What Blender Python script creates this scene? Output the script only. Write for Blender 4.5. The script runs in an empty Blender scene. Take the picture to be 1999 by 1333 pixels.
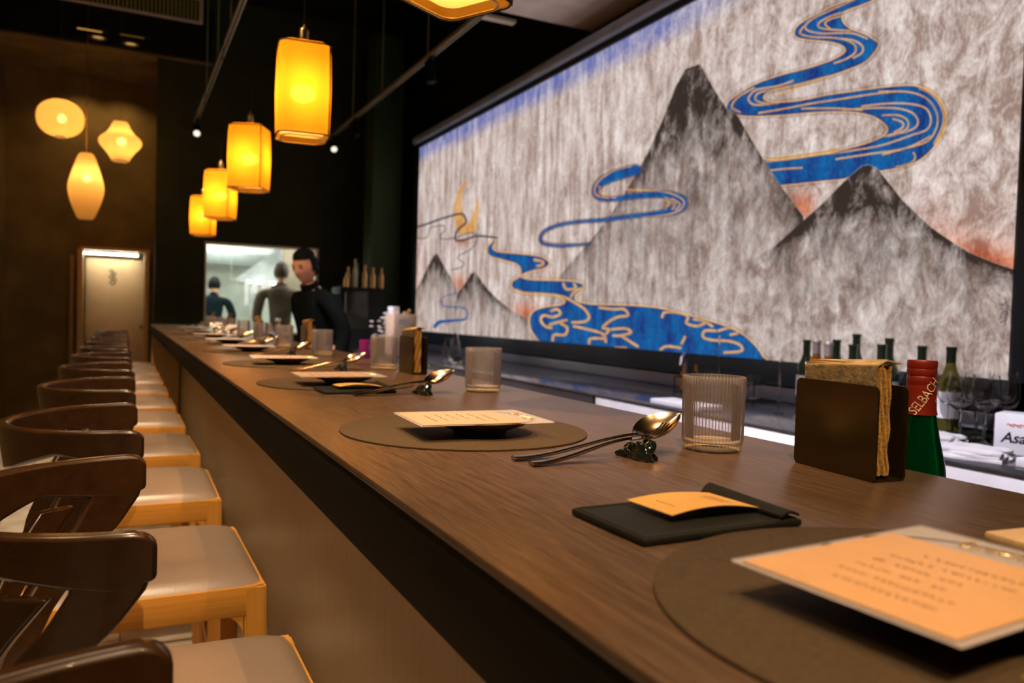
import bpy, bmesh, math, random
import numpy as np
from mathutils import Vector, Matrix, noise as mnoise
PI = math.pi
sc = bpy.context.scene
col = sc.collection
random.seed(7)

# ------------------------------------------------------------------ camera
CZ = 1.2136
CT = 1.05                                   # counter top height
FPX, YAW, PITCH, ROLL = 1530.6, .4596, -.0308, .0295
Fv = Vector((math.sin(YAW) * math.cos(PITCH), math.cos(YAW) * math.cos(PITCH), math.sin(PITCH)))
R0 = Fv.cross(Vector((0, 0, 1))).normalized(); U0 = R0.cross(Fv)
Rv = math.cos(ROLL) * R0 + math.sin(ROLL) * U0
Uv = -math.sin(ROLL) * R0 + math.cos(ROLL) * U0
cam = bpy.data.cameras.new('camera'); camo = bpy.data.objects.new('camera', cam); col.objects.link(camo)
cam.sensor_width = 36; cam.lens = FPX / 1999 * 36; cam.clip_start = .02; cam.clip_end = 60
camo.matrix_world = Matrix(((Rv.x, Uv.x, -Fv.x, 0), (Rv.y, Uv.y, -Fv.y, 0), (Rv.z, Uv.z, -Fv.z, CZ), (0, 0, 0, 1)))
cam.dof.use_dof = True; cam.dof.focus_distance = 1.0; cam.dof.aperture_fstop = 5.6
sc.camera = camo
def ray(px, py): return Fv + Rv * ((px - 999.5) / FPX) - Uv * ((py - 666.5) / FPX)
C0 = Vector((0, 0, CZ))
def at_x(px, py, X): d = ray(px, py); return C0 + d * (X / d.x)
def at_y(px, py, Y): d = ray(px, py); return C0 + d * (Y / d.y)
def at_z(px, py, Z): d = ray(px, py); return C0 + d * ((Z - CZ) / d.z)

# ------------------------------------------------------------------ world, exposure
w = bpy.data.worlds.new('world'); sc.world = w; w.use_nodes = True
w.node_tree.nodes['Background'].inputs[0].default_value = (.55, .75, .30, 1)
w.node_tree.nodes['Background'].inputs[1].default_value = .006
sc.view_settings.view_transform = 'Standard'; sc.view_settings.look = 'None'
sc.view_settings.exposure = 0; sc.view_settings.gamma = 1

# ------------------------------------------------------------------ spot lamps (light of the tracks and downlights, plus added fill lights)
WARM = (1, .70, .40)
def spot(name, loc, target, power, angle, color=WARM, blend=.5, r=.010):
    l = bpy.data.lights.new(name, 'SPOT'); l.energy = power; l.color = color
    l.spot_size = math.radians(angle); l.spot_blend = blend; l.shadow_soft_size = r
    o = bpy.data.objects.new(name, l); col.objects.link(o); o.location = loc
    o.rotation_euler = (Vector(target) - Vector(loc)).to_track_quat('-Z', 'Y').to_euler()
    return o
TR = 3.03                                   # height of the lamp tracks
TA, TB, TL = .6, 1.9, .0                  # x of the tracks over counter, bar aisle, stools
ORANGE = (1, .60, .27)
SPOTS_A = [(-.35, (.56, .35, CT)), (.65, (.56, 1.1, CT)), (1.75, (.56, 2.2, CT)), (3.05, (.56, 3.5, CT)), (4.4, (.56, 4.9, CT))]
for k, (y, t) in enumerate(SPOTS_A): spot('counter_spot_light', (TA, y, TR - .16), t, (44, 66, 105, 110, 110)[k], 42, ORANGE if k < 1 else (1, .50, .18), .9)
SPOTS_L = [(-.2, (.06, .5, .7)), (1.2, (.06, 1.9, .7)), (2.6, (.06, 3.2, .7)), (4.2, (.06, 4.9, .7)), (5.9, (.06, 6.6, .7))]
for y, t in SPOTS_L: spot('stool_spot_light', (TL, y, TR - .16), t, 140, 84, (1, .70, .42), .7)
SPOTS_W = [(.8, (.49, 1.0, .45)), (2.4, (.49, 2.6, .45)), (4.4, (.49, 4.6, .45)), (6.6, (.49, 6.8, .45))]
for y, t in SPOTS_W: spot('base_fill_light', (-.85, y, TR - .16), t, 42, 70, (1, .74, .42), 1, .22)  # fill lights added on the left to brighten the counter base, no lamps there
SPOTS_B = [(.9, (1.98, 1.1, .85)), (2.4, (1.98, 2.7, .85)), (4.3, (1.98, 4.7, .85)), (5.9, (2.0, 6.2, .95))]  # the farthest one is added to brighten the flowers
for y, t in SPOTS_B: spot('bar_and_fill_spot', (TA, y, TR - .16), t, 300, 56, (.92, .86, 1))
spot('bar_and_fill_spot', (TA, 4.3, TR - .16), (1.15, 5.4, 1.5), 40, 30, (1, .72, .5))  # fill added for the leaning man's face, not a real spotlight
for x in (-.43, -.04): spot('downlight_light', (x, 9.28, 3.59), (x, 9.5, 1.6), 15, 120, (1, .60, .24), 1)

# ------------------------------------------------------------------ helpers
def tag(o, label=None, cat=None, group=None, kind=None):
    if label: o['label'] = label
    if cat: o['category'] = cat
    if group: o['group'] = group
    if kind: o['kind'] = kind
    return o
def empty(name, loc, rz=0, label=None, cat=None, group=None):
    o = bpy.data.objects.new(name, None); col.objects.link(o); o.location = loc; o.rotation_euler = (0, 0, rz)
    o.empty_display_size = .02
    return tag(o, label, cat, group)
class MB:
    def __init__(s): s.v = []; s.f = []; s.m = []; s.cur = 0
    def add(s, vs, fs, M=None):
        b = len(s.v)
        for p in vs: s.v.append(tuple(M @ Vector(p)) if M is not None else tuple(p))
        for f in fs: s.f.append([i + b for i in f]); s.m.append(s.cur)
        return s
    def bm(s, bm, M=None):
        bm.verts.index_update()
        s.add([v.co for v in bm.verts], [[v.index for v in f.verts] for f in bm.faces], M); bm.free(); return s
    def box(s, c, d, bev=0, M=None, seg=2):
        bm = bmesh.new(); bmesh.ops.create_cube(bm, size=1)
        for v in bm.verts: v.co = Vector((v.co.x * d[0] + c[0], v.co.y * d[1] + c[1], v.co.z * d[2] + c[2]))
        if bev: bmesh.ops.bevel(bm, geom=bm.edges[:], offset=min(bev, min(d) * .48), segments=seg, profile=.5, affect='EDGES')
        return s.bm(bm, M)
    def lathe(s, prof, n=32, c=(0, 0, 0), M=None, rf=None, close=False):
        vs = []; fs = []
        for j, (r, z) in enumerate(prof):
            for i in range(n):
                a = 2 * PI * i / n; q = r * (rf(a, j) if rf else 1)
                vs.append((c[0] + q * math.cos(a), c[1] + q * math.sin(a), c[2] + z))
        for j in range(len(prof) - 1):
            for i in range(n):
                k = (i + 1) % n; fs.append((j * n + i, j * n + k, (j + 1) * n + k, (j + 1) * n + i))
        if prof[0][0] > 1e-5 and not close: fs.append(tuple(range(n))[::-1])
        if prof[-1][0] > 1e-5 and not close: fs.append(tuple((len(prof) - 1) * n + i for i in range(n)))
        if close:
            b = (len(prof) - 1) * n
            for i in range(n): k = (i + 1) % n; fs.append((b + i, b + k, k, i))
        return s.add(vs, fs, M)
    def tube(s, pts, r, n=10, M=None, caps=True, flat=None):
        pts = [Vector(p) for p in pts]; m = len(pts)
        rs = r if isinstance(r, (list, tuple)) else [r] * m
        vs = []; fs = []; up = None
        for i, p in enumerate(pts):
            t = (pts[min(i + 1, m - 1)] - pts[max(i - 1, 0)])
            t = t.normalized() if t.length > 1e-9 else Vector((0, 0, 1))
            if up is None: up = Vector((0, 0, 1)) if abs(t.z) < .9 else Vector((1, 0, 0))
            a = t.cross(up).normalized(); b = a.cross(t).normalized(); up = b
            for k in range(n):
                q = 2 * PI * k / n; ra = rs[i]; rb = rs[i]
                if flat: ra, rb = flat[i]
                vs.append(p + a * math.cos(q) * ra + b * math.sin(q) * rb)
        for i in range(m - 1):
            for k in range(n):
                l = (k + 1) % n; fs.append((i * n + k, (i + 1) * n + k, (i + 1) * n + l, i * n + l))
        if caps: fs.append(tuple(range(n))); fs.append(tuple((m - 1) * n + k for k in range(n))[::-1])
        return s.add(vs, fs, M)
    def prism(s, outline, z0, z1, M=None):
        n = len(outline)
        vs = [(x, y, z0) for x, y in outline] + [(x, y, z1) for x, y in outline]
        fs = [tuple(range(n))[::-1], tuple(range(n, 2 * n))] + [(i, (i + 1) % n, n + (i + 1) % n, n + i) for i in range(n)]
        return s.add(vs, fs, M)
    def sphere(s, c, r, seg=16, M=None, sq=(1, 1, 1)):
        bm = bmesh.new(); bmesh.ops.create_uvsphere(bm, u_segments=seg, v_segments=max(6, seg // 2), radius=r)
        for v in bm.verts: v.co = Vector((v.co.x * sq[0] + c[0], v.co.y * sq[1] + c[1], v.co.z * sq[2] + c[2]))
        return s.bm(bm, M)
    def sheet(s, fn, nu, nv, th=0, M=None):
        """fn(u,v) -> (point, normal) thick sheet"""
        vs = []; fs = []
        N = (nu + 1) * (nv + 1)
        for side in ((1, -1) if th else (1,)):
            for j in range(nv + 1):
                for i in range(nu + 1):
                    p, nn = fn(i / nu, j / nv); vs.append(Vector(p) + Vector(nn) * (th / 2 * side))
        q = lambda i, j, o=0: o + j * (nu + 1) + i
        for j in range(nv):
            for i in range(nu):
                fs.append((q(i, j), q(i + 1, j), q(i + 1, j + 1), q(i, j + 1)))
                if th: fs.append((q(i, j, N), q(i, j + 1, N), q(i + 1, j + 1, N), q(i + 1, j, N)))
        if th:
            rim = [(i, 0) for i in range(nu)] + [(nu, j) for j in range(nv)] + [(i, nv) for i in range(nu, 0, -1)] + [(0, j) for j in range(nv, 0, -1)]
            for k in range(len(rim)):
                a = rim[k]; b = rim[(k + 1) % len(rim)]
                fs.append((q(*b), q(*a), q(*a, N), q(*b, N)))
        return s.add(vs, fs, M)
    def build(s, name, mats, parent=None, smooth=40, label=None, bevel=0):
        me = bpy.data.meshes.new(name); me.from_pydata([tuple(v) for v in s.v], [], s.f)
        if not isinstance(mats, (list, tuple)): mats = [mats]
        for m in mats: me.materials.append(m)
        if len(mats) > 1: me.polygons.foreach_set('material_index', s.m)
        bm = bmesh.new(); bm.from_mesh(me); bmesh.ops.recalc_face_normals(bm, faces=bm.faces); bm.to_mesh(me); bm.free()
        if smooth:
            me.polygons.foreach_set('use_smooth', [True] * len(me.polygons))
            me.set_sharp_from_angle(angle=math.radians(smooth))
        me.update()
        o = bpy.data.objects.new(name, me); col.objects.link(o)
        if parent: o.parent = parent
        if label: o['label'] = label
        if bevel:
            b = o.modifiers.new('bevel', 'BEVEL'); b.width = bevel; b.segments = 2; b.limit_method = 'ANGLE'
        return o
def copy_tree(o, parent=None):
    c = o.copy(); col.objects.link(c)
    if parent: c.parent = parent
    for ch in list(o.children): copy_tree(ch, c)
    return c
def catmull(P, n=6, closed=False):
    P = [np.array(p, float) for p in P]; out = []; m = len(P)
    for i in range(m if closed else m - 1):
        if closed: a, b, c, d = P[(i - 1) % m], P[i], P[(i + 1) % m], P[(i + 2) % m]
        else: a, b, c, d = P[max(i - 1, 0)], P[i], P[i + 1], P[min(i + 2, m - 1)]
        for k in range(n):
            t = k / n
            out.append(.5 * ((2 * b) + (c - a) * t + (2 * a - 5 * b + 4 * c - d) * t * t + (3 * b - a - 3 * c + d) * t ** 3))
    if not closed: out.append(P[-1])
    return out
def T(x, y, z): return Matrix.Translation((x, y, z))
def RZ(a): return Matrix.Rotation(a, 4, 'Z')
def RX(a): return Matrix.Rotation(a, 4, 'X')
def RY(a): return Matrix.Rotation(a, 4, 'Y')

# ------------------------------------------------------------------ materials
def nodes(m): return m.node_tree.nodes, m.node_tree.links
def pm(name, base, rough=.5, metal=0, var=None, bump=None, scale=(1, 1, 1), trans=0, ior=1.45, coat=0, spec=.5, alpha=1, emit=None, sheen=0, subs=0, aniso=0):
    """principled with optional noise colour variation var=(scale, amount) and bump=(scale, strength)"""
    m = bpy.data.materials.new(name); m.use_nodes = True; N, L = nodes(m); b = N['Principled BSDF']
    b.inputs['Base Color'].default_value = (*base, 1); b.inputs['Roughness'].default_value = rough
    b.inputs['Metallic'].default_value = metal; b.inputs['Transmission Weight'].default_value = trans
    b.inputs['IOR'].default_value = ior; b.inputs['Coat Weight'].default_value = coat
    b.inputs['Specular IOR Level'].default_value = spec; b.inputs['Alpha'].default_value = alpha
    if sheen: b.inputs['Sheen Weight'].default_value = sheen
    if emit: b.inputs['Emission Color'].default_value = (*emit[0], 1); b.inputs['Emission Strength'].default_value = emit[1]
    tc = N.new('ShaderNodeTexCoord'); mp = N.new('ShaderNodeMapping'); mp.inputs['Scale'].default_value = scale
    L.new(tc.outputs['Object'], mp.inputs['Vector'])
    vs, va = var if var else (6, .12)
    n = N.new('ShaderNodeTexNoise'); n.inputs['Scale'].default_value = vs; n.inputs['Detail'].default_value = 4
    L.new(mp.outputs[0], n.inputs['Vector'])
    mx = N.new('ShaderNodeMix'); mx.data_type = 'RGBA'
    mx.inputs[6].default_value = (*[c * (1 - va) for c in base], 1); mx.inputs[7].default_value = (*[min(1, c * (1 + va)) for c in base], 1)
    cr = N.new('ShaderNodeMapRange'); cr.inputs[1].default_value = .3; cr.inputs[2].default_value = .7
    L.new(n.outputs['Fac'], cr.inputs[0]); L.new(cr.outputs[0], mx.inputs[0]); L.new(mx.outputs[2], b.inputs['Base Color'])
    if bump:
        n2 = N.new('ShaderNodeTexNoise'); n2.inputs['Scale'].default_value = bump[0]; n2.inputs['Detail'].default_value = 3
        L.new(mp.outputs[0], n2.inputs['Vector']); bp = N.new('ShaderNodeBump'); bp.inputs['Strength'].default_value = bump[1]
        bp.inputs['Distance'].default_value = .002
        L.new(n2.outputs['Fac'], bp.inputs['Height']); L.new(bp.outputs[0], b.inputs['Normal'])
    return m
def emis(name, c, s):
    m = bpy.data.materials.new(name); m.use_nodes = True; N, L = nodes(m); N.remove(N['Principled BSDF'])
    e = N.new('ShaderNodeEmission'); e.inputs[0].default_value = (*c, 1); e.inputs[1].default_value = s
    L.new(e.outputs[0], N['Material Output'].inputs[0]); return m
def shade_mat(name, c, tr=.12, tc=(1, .75, .4)):
    """lamp shade cloth: translucent, part diffuse, part see-through weave"""
    m = bpy.data.materials.new(name); m.use_nodes = True; N, L = nodes(m); N.remove(N['Principled BSDF'])
    t = N.new('ShaderNodeBsdfTranslucent'); d = N.new('ShaderNodeBsdfDiffuse'); p = N.new('ShaderNodeBsdfTransparent')
    n = N.new('ShaderNodeTexNoise'); n.inputs['Scale'].default_value = 300
    tcn = N.new('ShaderNodeTexCoord'); L.new(tcn.outputs['Object'], n.inputs['Vector'])
    mc = N.new('ShaderNodeMix'); mc.data_type = 'RGBA'; mc.inputs[6].default_value = (*[q * .92 for q in c], 1); mc.inputs[7].default_value = (*c, 1)
    L.new(n.outputs['Fac'], mc.inputs[0]); L.new(mc.outputs[2], t.inputs[0]); L.new(mc.outputs[2], d.inputs[0])
    p.inputs[0].default_value = (*tc, 1)
    m1 = N.new('ShaderNodeMixShader'); m1.inputs[0].default_value = .2; L.new(t.outputs[0], m1.inputs[1]); L.new(d.outputs[0], m1.inputs[2])
    m2 = N.new('ShaderNodeMixShader'); m2.inputs[0].default_value = tr; L.new(m1.outputs[0], m2.inputs[1]); L.new(p.outputs[0], m2.inputs[2])
    L.new(m2.outputs[0], N['Material Output'].inputs[0]); return m
def clear_sheet(name, tint, haze, hc, rough=.15, edge=None):
    """thin clear plastic / thin glass"""
    m = bpy.data.materials.new(name); m.use_nodes = True; N, L = nodes(m); b = N['Principled BSDF']
    b.inputs['Base Color'].default_value = (*hc, 1); b.inputs['Roughness'].default_value = rough
    p = N.new('ShaderNodeBsdfTransparent'); p.inputs[0].default_value = (*tint, 1)
    if edge:        # thicker glass path towards the rims of each rib absorbs more
        lw = N.new('ShaderNodeLayerWeight'); lw.inputs[0].default_value = .55; mc = N.new('ShaderNodeMix'); mc.data_type = 'RGBA'
        mc.inputs[6].default_value = (*tint, 1); mc.inputs[7].default_value = (*edge, 1); L.new(lw.outputs['Facing'], mc.inputs[0]); L.new(mc.outputs[2], p.inputs[0])
    fr = N.new('ShaderNodeFresnel'); fr.inputs[0].default_value = 1.45
    ad = N.new('ShaderNodeMath'); ad.operation = 'ADD'; ad.use_clamp = True; ad.inputs[1].default_value = haze
    L.new(fr.outputs[0], ad.inputs[0])
    mx = N.new('ShaderNodeMixShader'); L.new(ad.outputs[0], mx.inputs[0]); L.new(p.outputs[0], mx.inputs[1]); L.new(b.outputs[0], mx.inputs[2])
    L.new(mx.outputs[0], N['Material Output'].inputs[0]); return m
def wood(name, dark, light, rough=.4, axis='Y', fine=1., spec=.5, bump=.15, coat=0, contrast=1.):
    m = bpy.data.materials.new(name); m.use_nodes = True; N, L = nodes(m); b = N['Principled BSDF']
    b.inputs['Roughness'].default_value = rough; b.inputs['Specular IOR Level'].default_value = spec; b.inputs['Coat Weight'].default_value = coat
    tc = N.new('ShaderNodeTexCoord'); mp = N.new('ShaderNodeMapping')
    s = {'X': (2.5, 60, 60), 'Y': (60, 2.5, 60), 'Z': (60, 60, 2.5)}[axis]
    mp.inputs['Scale'].default_value = [q * fine for q in s]
    L.new(tc.outputs['Object'], mp.inputs['Vector'])
    n = N.new('ShaderNodeTexNoise'); n.inputs['Scale'].default_value = 2.2; n.inputs['Detail'].default_value = 6; n.inputs['Roughness'].default_value = .65
    L.new(mp.outputs[0], n.inputs['Vector'])
    n3 = N.new('ShaderNodeTexNoise'); n3.inputs['Scale'].default_value = 3; L.new(tc.outputs['Object'], n3.inputs['Vector'])
    cr = N.new('ShaderNodeMapRange'); cr.inputs[1].default_value = .5 - .2 / contrast; cr.inputs[2].default_value = .5 + .2 / contrast
    ad = N.new('ShaderNodeMath'); ad.operation = 'MULTIPLY_ADD'; ad.inputs[1].default_value = .10; ad.inputs[2].default_value = -.05
    L.new(n3.outputs['Fac'], ad.inputs[0]); a2 = N.new('ShaderNodeMath'); L.new(ad.outputs[0], a2.inputs[0]); L.new(n.outputs['Fac'], a2.inputs[1])
    L.new(a2.outputs[0], cr.inputs[0])
    mx = N.new('ShaderNodeMix'); mx.data_type = 'RGBA'; mx.inputs[6].default_value = (*dark, 1); mx.inputs[7].default_value = (*light, 1)
    L.new(cr.outputs[0], mx.inputs[0]); L.new(mx.outputs[2], b.inputs['Base Color'])
    bp = N.new('ShaderNodeBump'); bp.inputs['Strength'].default_value = bump; bp.inputs['Distance'].default_value = .001
    L.new(n.outputs['Fac'], bp.inputs['Height']); L.new(bp.outputs[0], b.inputs['Normal'])
    return m
def marble(name):
    m = bpy.data.materials.new(name); m.use_nodes = True; N, L = nodes(m); b = N['Principled BSDF']; b.inputs['Roughness'].default_value = .25
    tc = N.new('ShaderNodeTexCoord'); n = N.new('ShaderNodeTexNoise'); n.inputs['Scale'].default_value = 2; n.inputs['Detail'].default_value = 8; n.inputs['Distortion'].default_value = 2.5
    L.new(tc.outputs['Object'], n.inputs['Vector'])
    r = N.new('ShaderNodeValToRGB'); r.color_ramp.elements[0].position = .35; r.color_ramp.elements[0].color = (.62, .54, .46, 1)
    r.color_ramp.elements[1].position = .62; r.color_ramp.elements[1].color = (.88, .82, .74, 1); L.new(n.outputs['Fac'], r.inputs[0])
    br = N.new('ShaderNodeTexBrick'); br.inputs['Scale'].default_value = 1; br.inputs['Mortar Size'].default_value = .003; br.offset = 0
    br.inputs['Brick Width'].default_value = .6; br.inputs['Row Height'].default_value = .6; br.inputs['Color1'].default_value = br.inputs['Color2'].default_value = (1, 1, 1, 1)
    br.inputs['Mortar'].default_value = (.35, .3, .25, 1); L.new(tc.outputs['Object'], br.inputs['Vector'])
    mx = N.new('ShaderNodeMix'); mx.data_type = 'RGBA'; mx.blend_type = 'MULTIPLY'; mx.inputs[0].default_value = 1
    L.new(r.outputs[0], mx.inputs[6]); L.new(br.outputs[0], mx.inputs[7]); L.new(mx.outputs[2], b.inputs['Base Color']); return m

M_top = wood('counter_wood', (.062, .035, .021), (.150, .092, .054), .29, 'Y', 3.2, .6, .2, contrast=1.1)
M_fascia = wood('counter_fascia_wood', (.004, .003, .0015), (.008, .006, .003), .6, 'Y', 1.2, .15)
M_base = wood('counter_base_wood', (.46, .34, .19), (.60, .45, .27), .32, 'Z', 1., .5, .1)
M_dark = pm('dark_green_paint', (.030, .034, .012), .75, spec=.2)
M_black = pm('black_paint', (.006, .008, .005), .6, spec=.25)
M_tan = pm('brown_plaster', (.17, .120, .045), .7, var=(3, .25), bump=(40, .2), spec=.25)
M_floor = marble('cream_marble')
M_mural_frame = pm('black_frame', (.008, .010, .010), .4)
M_rail = pm('grey_rail', (.36, .45, .60), .4, .1)
M_steel = pm('brushed_steel', (.30, .30, .33), .28, .9, scale=(1, 40, 1))
M_slab = pm('dark_stone_top', (.045, .045, .05), .14, 0, var=(30, .25))
M_white = pm('white_plastic', (.88, .88, .92), .4)
M_oak = wood('oak', (.52, .22, .03), (.68, .33, .06), .42, 'X', .6, .4)
M_oakz = wood('oak_leg', (.52, .22, .03), (.68, .33, .06), .42, 'Z', .6, .4)
M_walnut = wood('walnut', (.020, .008, .0025), (.058, .024, .007), .27, 'Y', .28, .45, .02, coat=.2, contrast=.55)
M_leather = pm('taupe_leather', (.26, .19, .145), .30, bump=(220, .12), var=(4, .08))
M_mat = pm('brown_woven_vinyl', (.085, .054, .026), .62, bump=(900, .5), var=(250, .18), spec=.3)
M_dish = pm('bronze_glaze', (.12, .085, .035), .3, .55)
M_paper = pm('peach_paper', (.76, .42, .12), .6, var=(30, .04), spec=.2)
M_ink = pm('brown_ink', (.30, .17, .08), .7)
M_gold = pm('gold_print', (.85, .6, .28), .35, .6)
M_sleeve = clear_sheet('clear_sleeve', (.95, .95, .94), .05, (.55, .5, .5), .28)
M_cut = pm('gunmetal_cutlery', (.50, .40, .30), .16, 1)
M_rest = pm('black_glass', (.006, .010, .008), .06, 0, coat=1)
M_glass = pm('clear_glass', (1, 1, 1), .02, trans=1, ior=1.45, var=(2, 0))
M_tum = pm('tumbler_glass', (.98, .95, .93), .03, trans=1, ior=1.42, var=(2, 0))
M_tumw = clear_sheet('tumbler_wall', (.97, .95, .95), .08, (.82, .76, .76), .05, (.60, .53, .51))  # pinkish haze colour stands in for screen light refracted in the glass
M_tumbase = clear_sheet('tumbler_base', (.97, .90, .80), .28, (.95, .82, .64), .12)  # pale gold haze painted in so the base looks lit
M_bronze = pm('dark_bronze', (.085, .055, .020), .24, .8, var=(3, .12))
M_napkin = pm('kraft_napkin', (.46, .26, .07), .85, bump=(260, .6), var=(20, .1), spec=.1)
M_napgrey = pm('printed_napkin', (.50, .37, .20), .85, bump=(200, .8), var=(60, .3), spec=.1)
M_lthr_black = pm('black_leather', (.011, .011, .007), .55, bump=(600, .5), spec=.4)
M_cap = pm('red_foil', (.26, .022, .010), .38, .25)
M_green = pm('green_bottle_glass', (.0, .10, .02), .05, trans=.8, ior=1.5, coat=.6)
M_darkglass = pm('dark_bottle_glass', (.010, .016, .008), .08, coat=.5)
M_amber = pm('amber_bottle_glass', (.45, .16, .03), .06, trans=.7, ior=1.45)
M_olive = pm('olive_bottle_glass', (.22, .19, .03), .06, trans=.7, ior=1.45)
M_brass = pm('brass', (.70, .48, .20), .3, 1)
M_shade = shade_mat('lantern_cloth', (1, .50, .045), .04, (1, .85, .35))
M_bottomcloth = shade_mat('lantern_bottom_cloth', (1, .85, .6), .1)
M_pleat = shade_mat('pleated_plastic', (1, .70, .28), .06, (1, .8, .5))
M_bulb = emis('lamp_glow', (1, .60, .15), 29)
M_bulb2 = emis('room_lamp_glow', (1, .58, .22), 46)
M_lens = emis('spot_lens', (1, .85, .7), 1.3)
M_cloth = pm('white_cloth', (.72, .70, .70), .9, bump=(300, .4))
M_cream = pm('cream_panel', (.80, .56, .32), .6, var=(2, .12))
M_kwall = pm('kitchen_wall', (.44, .47, .42), .6)
M_kpanel = emis('kitchen_tube', (.93, 1, .92), 84)
M_hair = pm('black_hair', (.005, .005, .005), .7, bump=(300, .8), spec=.15)
M_hairgrey = pm('dark_cap_cloth', (.09, .07, .055), .9)
M_skin = pm('skin', (.72, .36, .23), .5)
M_jacket = pm('black_jacket', (.004, .006, .005), .8, bump=(200, .3), spec=.08)
M_knit = pm('grey_brown_knit', (.12, .085, .06), .95, bump=(150, .8), var=(12, .3))
M_navy = pm('navy_shirt', (.006, .014, .020), .85, spec=.1)
M_trouser = pm('black_trousers', (.01, .01, .012), .8)
M_print = pm('black_print', (.01, .01, .015), .6)
M_redprint = pm('red_print', (.7, .05, .08), .6)

# ------------------------------------------------------------------ text as mesh
def text_geo(body, size, extrude=0.0003, shear=0, space=1, fat=0):
    cu = bpy.data.curves.new('lettering', 'FONT'); cu.body = body; cu.size = size; cu.extrude = extrude; cu.shear = shear; cu.offset = fat
    cu.space_character = space; cu.align_x = 'CENTER'; cu.align_y = 'CENTER'; cu.resolution_u = 3
    o = bpy.data.objects.new('lettering', cu); col.objects.link(o)
    dg = bpy.context.evaluated_depsgraph_get(); me = bpy.data.meshes.new_from_object(o.evaluated_get(dg))
    vs = [v.co.copy() for v in me.vertices]; fs = [list(p.vertices) for p in me.polygons]
    bpy.data.objects.remove(o); bpy.data.curves.remove(cu); bpy.data.meshes.remove(me)
    return vs, fs

# ================================================================== THE ROOM
def slab(name, c, d, m, kind='structure', **k):
    b = MB(); b.box(c, d, k.get('bev', 0)); o = b.build(name, m); o['kind'] = kind; return o
YB = 8.45; YT = 9.6; XW = -1.12; SX = 2.62
slab('floor', (1.5, 5.2, -.05), (9, 19, .1), M_floor)
slab('ceiling', (1.5, 5.2, 4.35), (9, 19, .1), M_black)
slab('wall_left', (XW - .1, 5.2, 2.15), (.2, 19, 4.3), M_tan)
slab('wall_rear', (1.5, -4.1, 2.15), (9, .2, 4.3), M_dark)
# brown rear wall of the aisle with a doorway
dx0, dx1, dz = at_y(160, 600, YT).x, at_y(287, 600, YT).x, at_y(220, 490, YT).z
b = MB(); b.box(((XW + dx0) / 2, YT + .08, 2.15), (dx0 - XW, .16, 4.3)); b.box(((dx0 + dx1) / 2, YT + .08, (dz + 4.3) / 2), (dx1 - dx0, .16, 4.3 - dz))
b.box(((dx1 + .45) / 2, YT + .08, 2.15), (.45 - dx1, .16, 4.3)); o = b.build('wall_back', M_tan, smooth=0); o['kind'] = 'structure'
slab('wall_passage', ((dx0 + dx1) / 2, YT + 1.6, 1.3), (1.6, .1, 2.6), M_cream)
slab('wall_passage_side', (dx0 - .35, YT + .9, 1.3), (.1, 1.4, 2.6), M_cream)
slab('ceiling_passage', ((dx0 + dx1) / 2, YT + .9, 2.5), (1.6, 1.4, .1), M_white)
fr = MB()
for x, ww in ((dx0 - .015, .05), (dx1 - .01, .045)): fr.box((x, YT - .01, dz / 2), (ww, .22, dz), .004)
fr.box(((dx0 + dx1) / 2, YT - .01, dz + .012), (dx1 - dx0 + .04, .22, .03), .004)
o = fr.build('door_frame', wood('door_frame_wood', (.5, .30, .12), (.66, .42, .2), .45, 'Z')); o['kind'] = 'structure'; o.name = 'trim_1'
# beige door panel standing behind the opening, with the emblem
dr = empty('door_1', ((dx0 + dx1) / 2, YT + .34, 0)); dr['kind'] = 'structure'
dw = dx1 - dx0
p = MB(); p.box((.03, 0, (dz - .07) / 2), (dw + .02, .035, dz - .07), .004); p.build('door_panel', M_cream, dr)
p = MB(); ex = at_y(220, 540, YT + .31); ex = ex - Vector(dr.location)
for (x, z, r) in ((-.012, .062, .02), (.015, .03, .02), (-.012, -.002, .022), (.016, -.03, .022), (0, -.065, .026)):
    p.tube([(ex.x + x + r * math.cos(a), -.021, ex.z + z + r * .8 * math.sin(a)) for a in np.linspace(0, 2 * PI, 13)], .0055, 6)
p.build('door_emblem', pm('olive_emblem', (.10, .09, .04), .6), dr, label='dark round curled emblem')
p = MB(); p.lathe([(.012, 0), (.012, .03), (.02, .035), (.02, .05), (.001, .052)], 16, M=T(dw / 2 - .05, -.018, .98) @ RX(PI / 2)); p.build('door_handle', M_steel, dr)
# lit strip over the passage door
t = empty('strip_light', ((dx0 + dx1) / 2 - .1, YT + .14, dz - .032), 0, 'white tube light glowing under the lintel of the beige doorway', 'light')
p = MB(); p.box((0, 0, .018), (dw - .1, .05, .014), .003); p.build('housing', M_white, t)
p = MB(); p.tube([(-dw / 2 + .06, 0, .004), (dw / 2 - .0, 0, .004)], .006, 12); p.build('tube', emis('passage_tube', (1, .98, .76), 70), t)
# narrow wooden panel leaning beside the doorway (its dark gap and lit edge)
p = MB(); p.box((dx0 - .095, YT - .05, dz / 2 - .03), (.035, .09, dz - .09), .01); o = p.build('trim_2', wood('side_jamb_wood', (.30, .19, .09), (.42, .28, .15), .5, 'Z')); o['kind'] = 'structure'
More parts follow.
